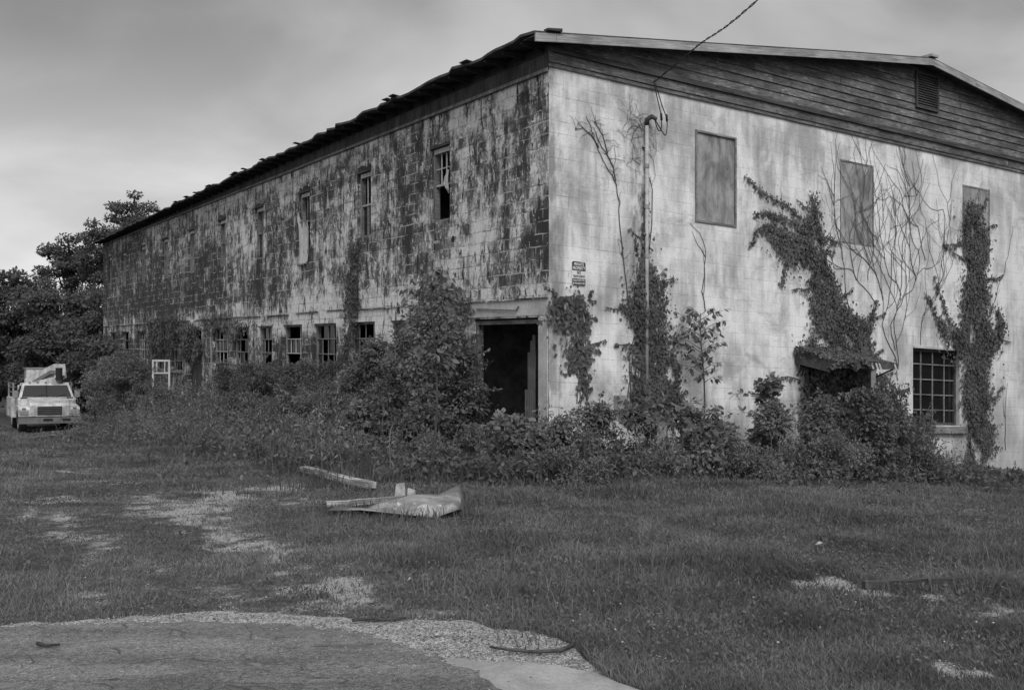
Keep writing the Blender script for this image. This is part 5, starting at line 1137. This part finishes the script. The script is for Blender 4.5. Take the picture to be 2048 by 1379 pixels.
P = np.stack([x, y, ground_h(x, y) + .03 + .34 * rng.random(len(x)) ** 1.4], 1); o = leaves('undergrowth', P, rdir(len(x), .0), rdir(len(x), 1.6), .06 + .06 * rng.random(len(x)), .5, M_weed, None, rng.random(len(x))); tag(o, 'leafy undergrowth at the foot of the bushes', 'undergrowth', None, 'stuff')

# ------------------------------------------------------------------ trees beyond
def tree(label, px, Yd, wpx, ytop, ybot, nclump, leaf=.22, airy=False, group='trees beyond the building', ry=None, seed=0):
    r = np.random.default_rng(seed); x = (px - CX) / F * Yd; gz = float(ground_h(x, Yd)); zt = H + (CY - ytop) / F * Yd; zb = H + (CY - ybot) / F * Yd; rx = wpx / 2 / F * Yd; ry = ry or rx * .8
    e = empty('tree', (x, Yd, gz), label, 'tree', group); tr = MB(); zc = (zt + zb) / 2; hz = (zt - zb) / 2
    top = np.array([x + .3, Yd, zb + hz * .9]); tr.tube([(x, Yd, gz - .2), (x + .1, Yd, gz + (zb - gz) * .6), tuple(top), (x, Yd, zt - .6)], .24, 9, .05)
    Ps = []; Ds = []; tn = []
    for k in range(nclump):
        d = r.normal(size=3); d /= np.linalg.norm(d); q = r.random() ** .45; c = np.array([x, Yd, zc]) + d * q * [rx, ry, hz] * .88; cr = r.uniform(.45, 1.0) * (.72 if airy else 1.0) * max(.8, rx * .24)
        n = int(520 * (cr / .9) ** 2 * (.22 / leaf) ** 1.6 * (.8 if airy else 1)); P, D = shell_points(n, c, np.array([cr * 1.15, cr, cr * (.62 if airy else .7)]), .2); Ps.append(P); Ds.append(D); tn.append(np.clip(r.random() * .5 + rng.random(n) * .5, 0, 1))
        if k % 3 == 0: tr.tube([tuple(top + [0, 0, -hz * r.random()]), tuple((top + c) / 2 + [0, 0, .2]), tuple(c)], .06, 5, .02, False)
    P = np.concatenate(Ps); D = np.concatenate(Ds); tn = np.concatenate(tn); a, b = to_ab(P); k = ~((a > -.1) & (b > -.1) & (a < 19.8) & (b < 36.5) & (P[:, 2] < 9)) & (P[:, 2] > gz); P, D, tn = P[k], D[k], tn[k]; n = len(P)
    leaves('crown', P, D * .6 + rng.normal(size=(n, 3)) * .6 + [0, 0, -.2], D * .4 + rng.normal(size=(n, 3)) * .4 + [0, 0, .9], leaf * (.6 + .8 * rng.random(n)), .6, M_tree, e, tn)
    tr.build('trunk', M_stem, e); return e
tree('tallest tree with airy layered crown rising above the far eave', 268, 62, 185, 372, 560, 60, .15, True, seed=3)
tree('layered tree left of the tallest one, stepping down over the wood', 135, 60, 150, 455, 640, 52, .15, True, seed=4)
tree('small tree joining the tallest tree to the eave', 205, 58, 150, 430, 600, 30, .15, True, seed=5)
tree('dark rounded tree at the left picture edge', 20, 54, 190, 522, 800, 66, .17, seed=6)
tree('dark rounded tree above and behind the truck', 110, 52, 170, 540, 830, 62, .17, seed=7)
tree('dark tree between the truck and the building end', 185, 50, 120, 560, 850, 46, .16, seed=8, ry=2.0)
tree('dark outer tree beyond the left picture edge', -130, 56, 240, 510, 820, 44, .26, seed=9)
tree('low tree just left of the large rounded bush', 170, 49, 90, 650, 860, 22, .14, seed=10, ry=1.4)
tree('broad dark tree filling the gap below the tallest crown', 190, 57, 130, 545, 800, 44, .16, seed=14, ry=2.5)
tree('low leafy tree by the far end wall', 225, 44, 90, 655, 840, 20, .14, seed=11, ry=1.0)
# far wood behind everything, reads as one mass
n = 90000; x = rng.uniform(-75, 60, n); y = 74 + rng.random(n) * 12; rr_ = rng.random(n) < .35; x = np.where(rr_, 62 + rng.random(n) * 12, x); y = np.where(rr_, -20 + 110 * rng.random(n), y); z = rng.random(n) ** .8 * (6.2 + 1.6 * vnoise(x, y * 0, .22, 2)) - 1
P = np.stack([x, y, z], 1); o = leaves('far_wood', P, rdir(n), rdir(n, 1.0), .5 + .4 * rng.random(n), .7, M_tree); tag(o, 'distant dark wood closing the lot behind the building', 'wood', None, 'stuff')
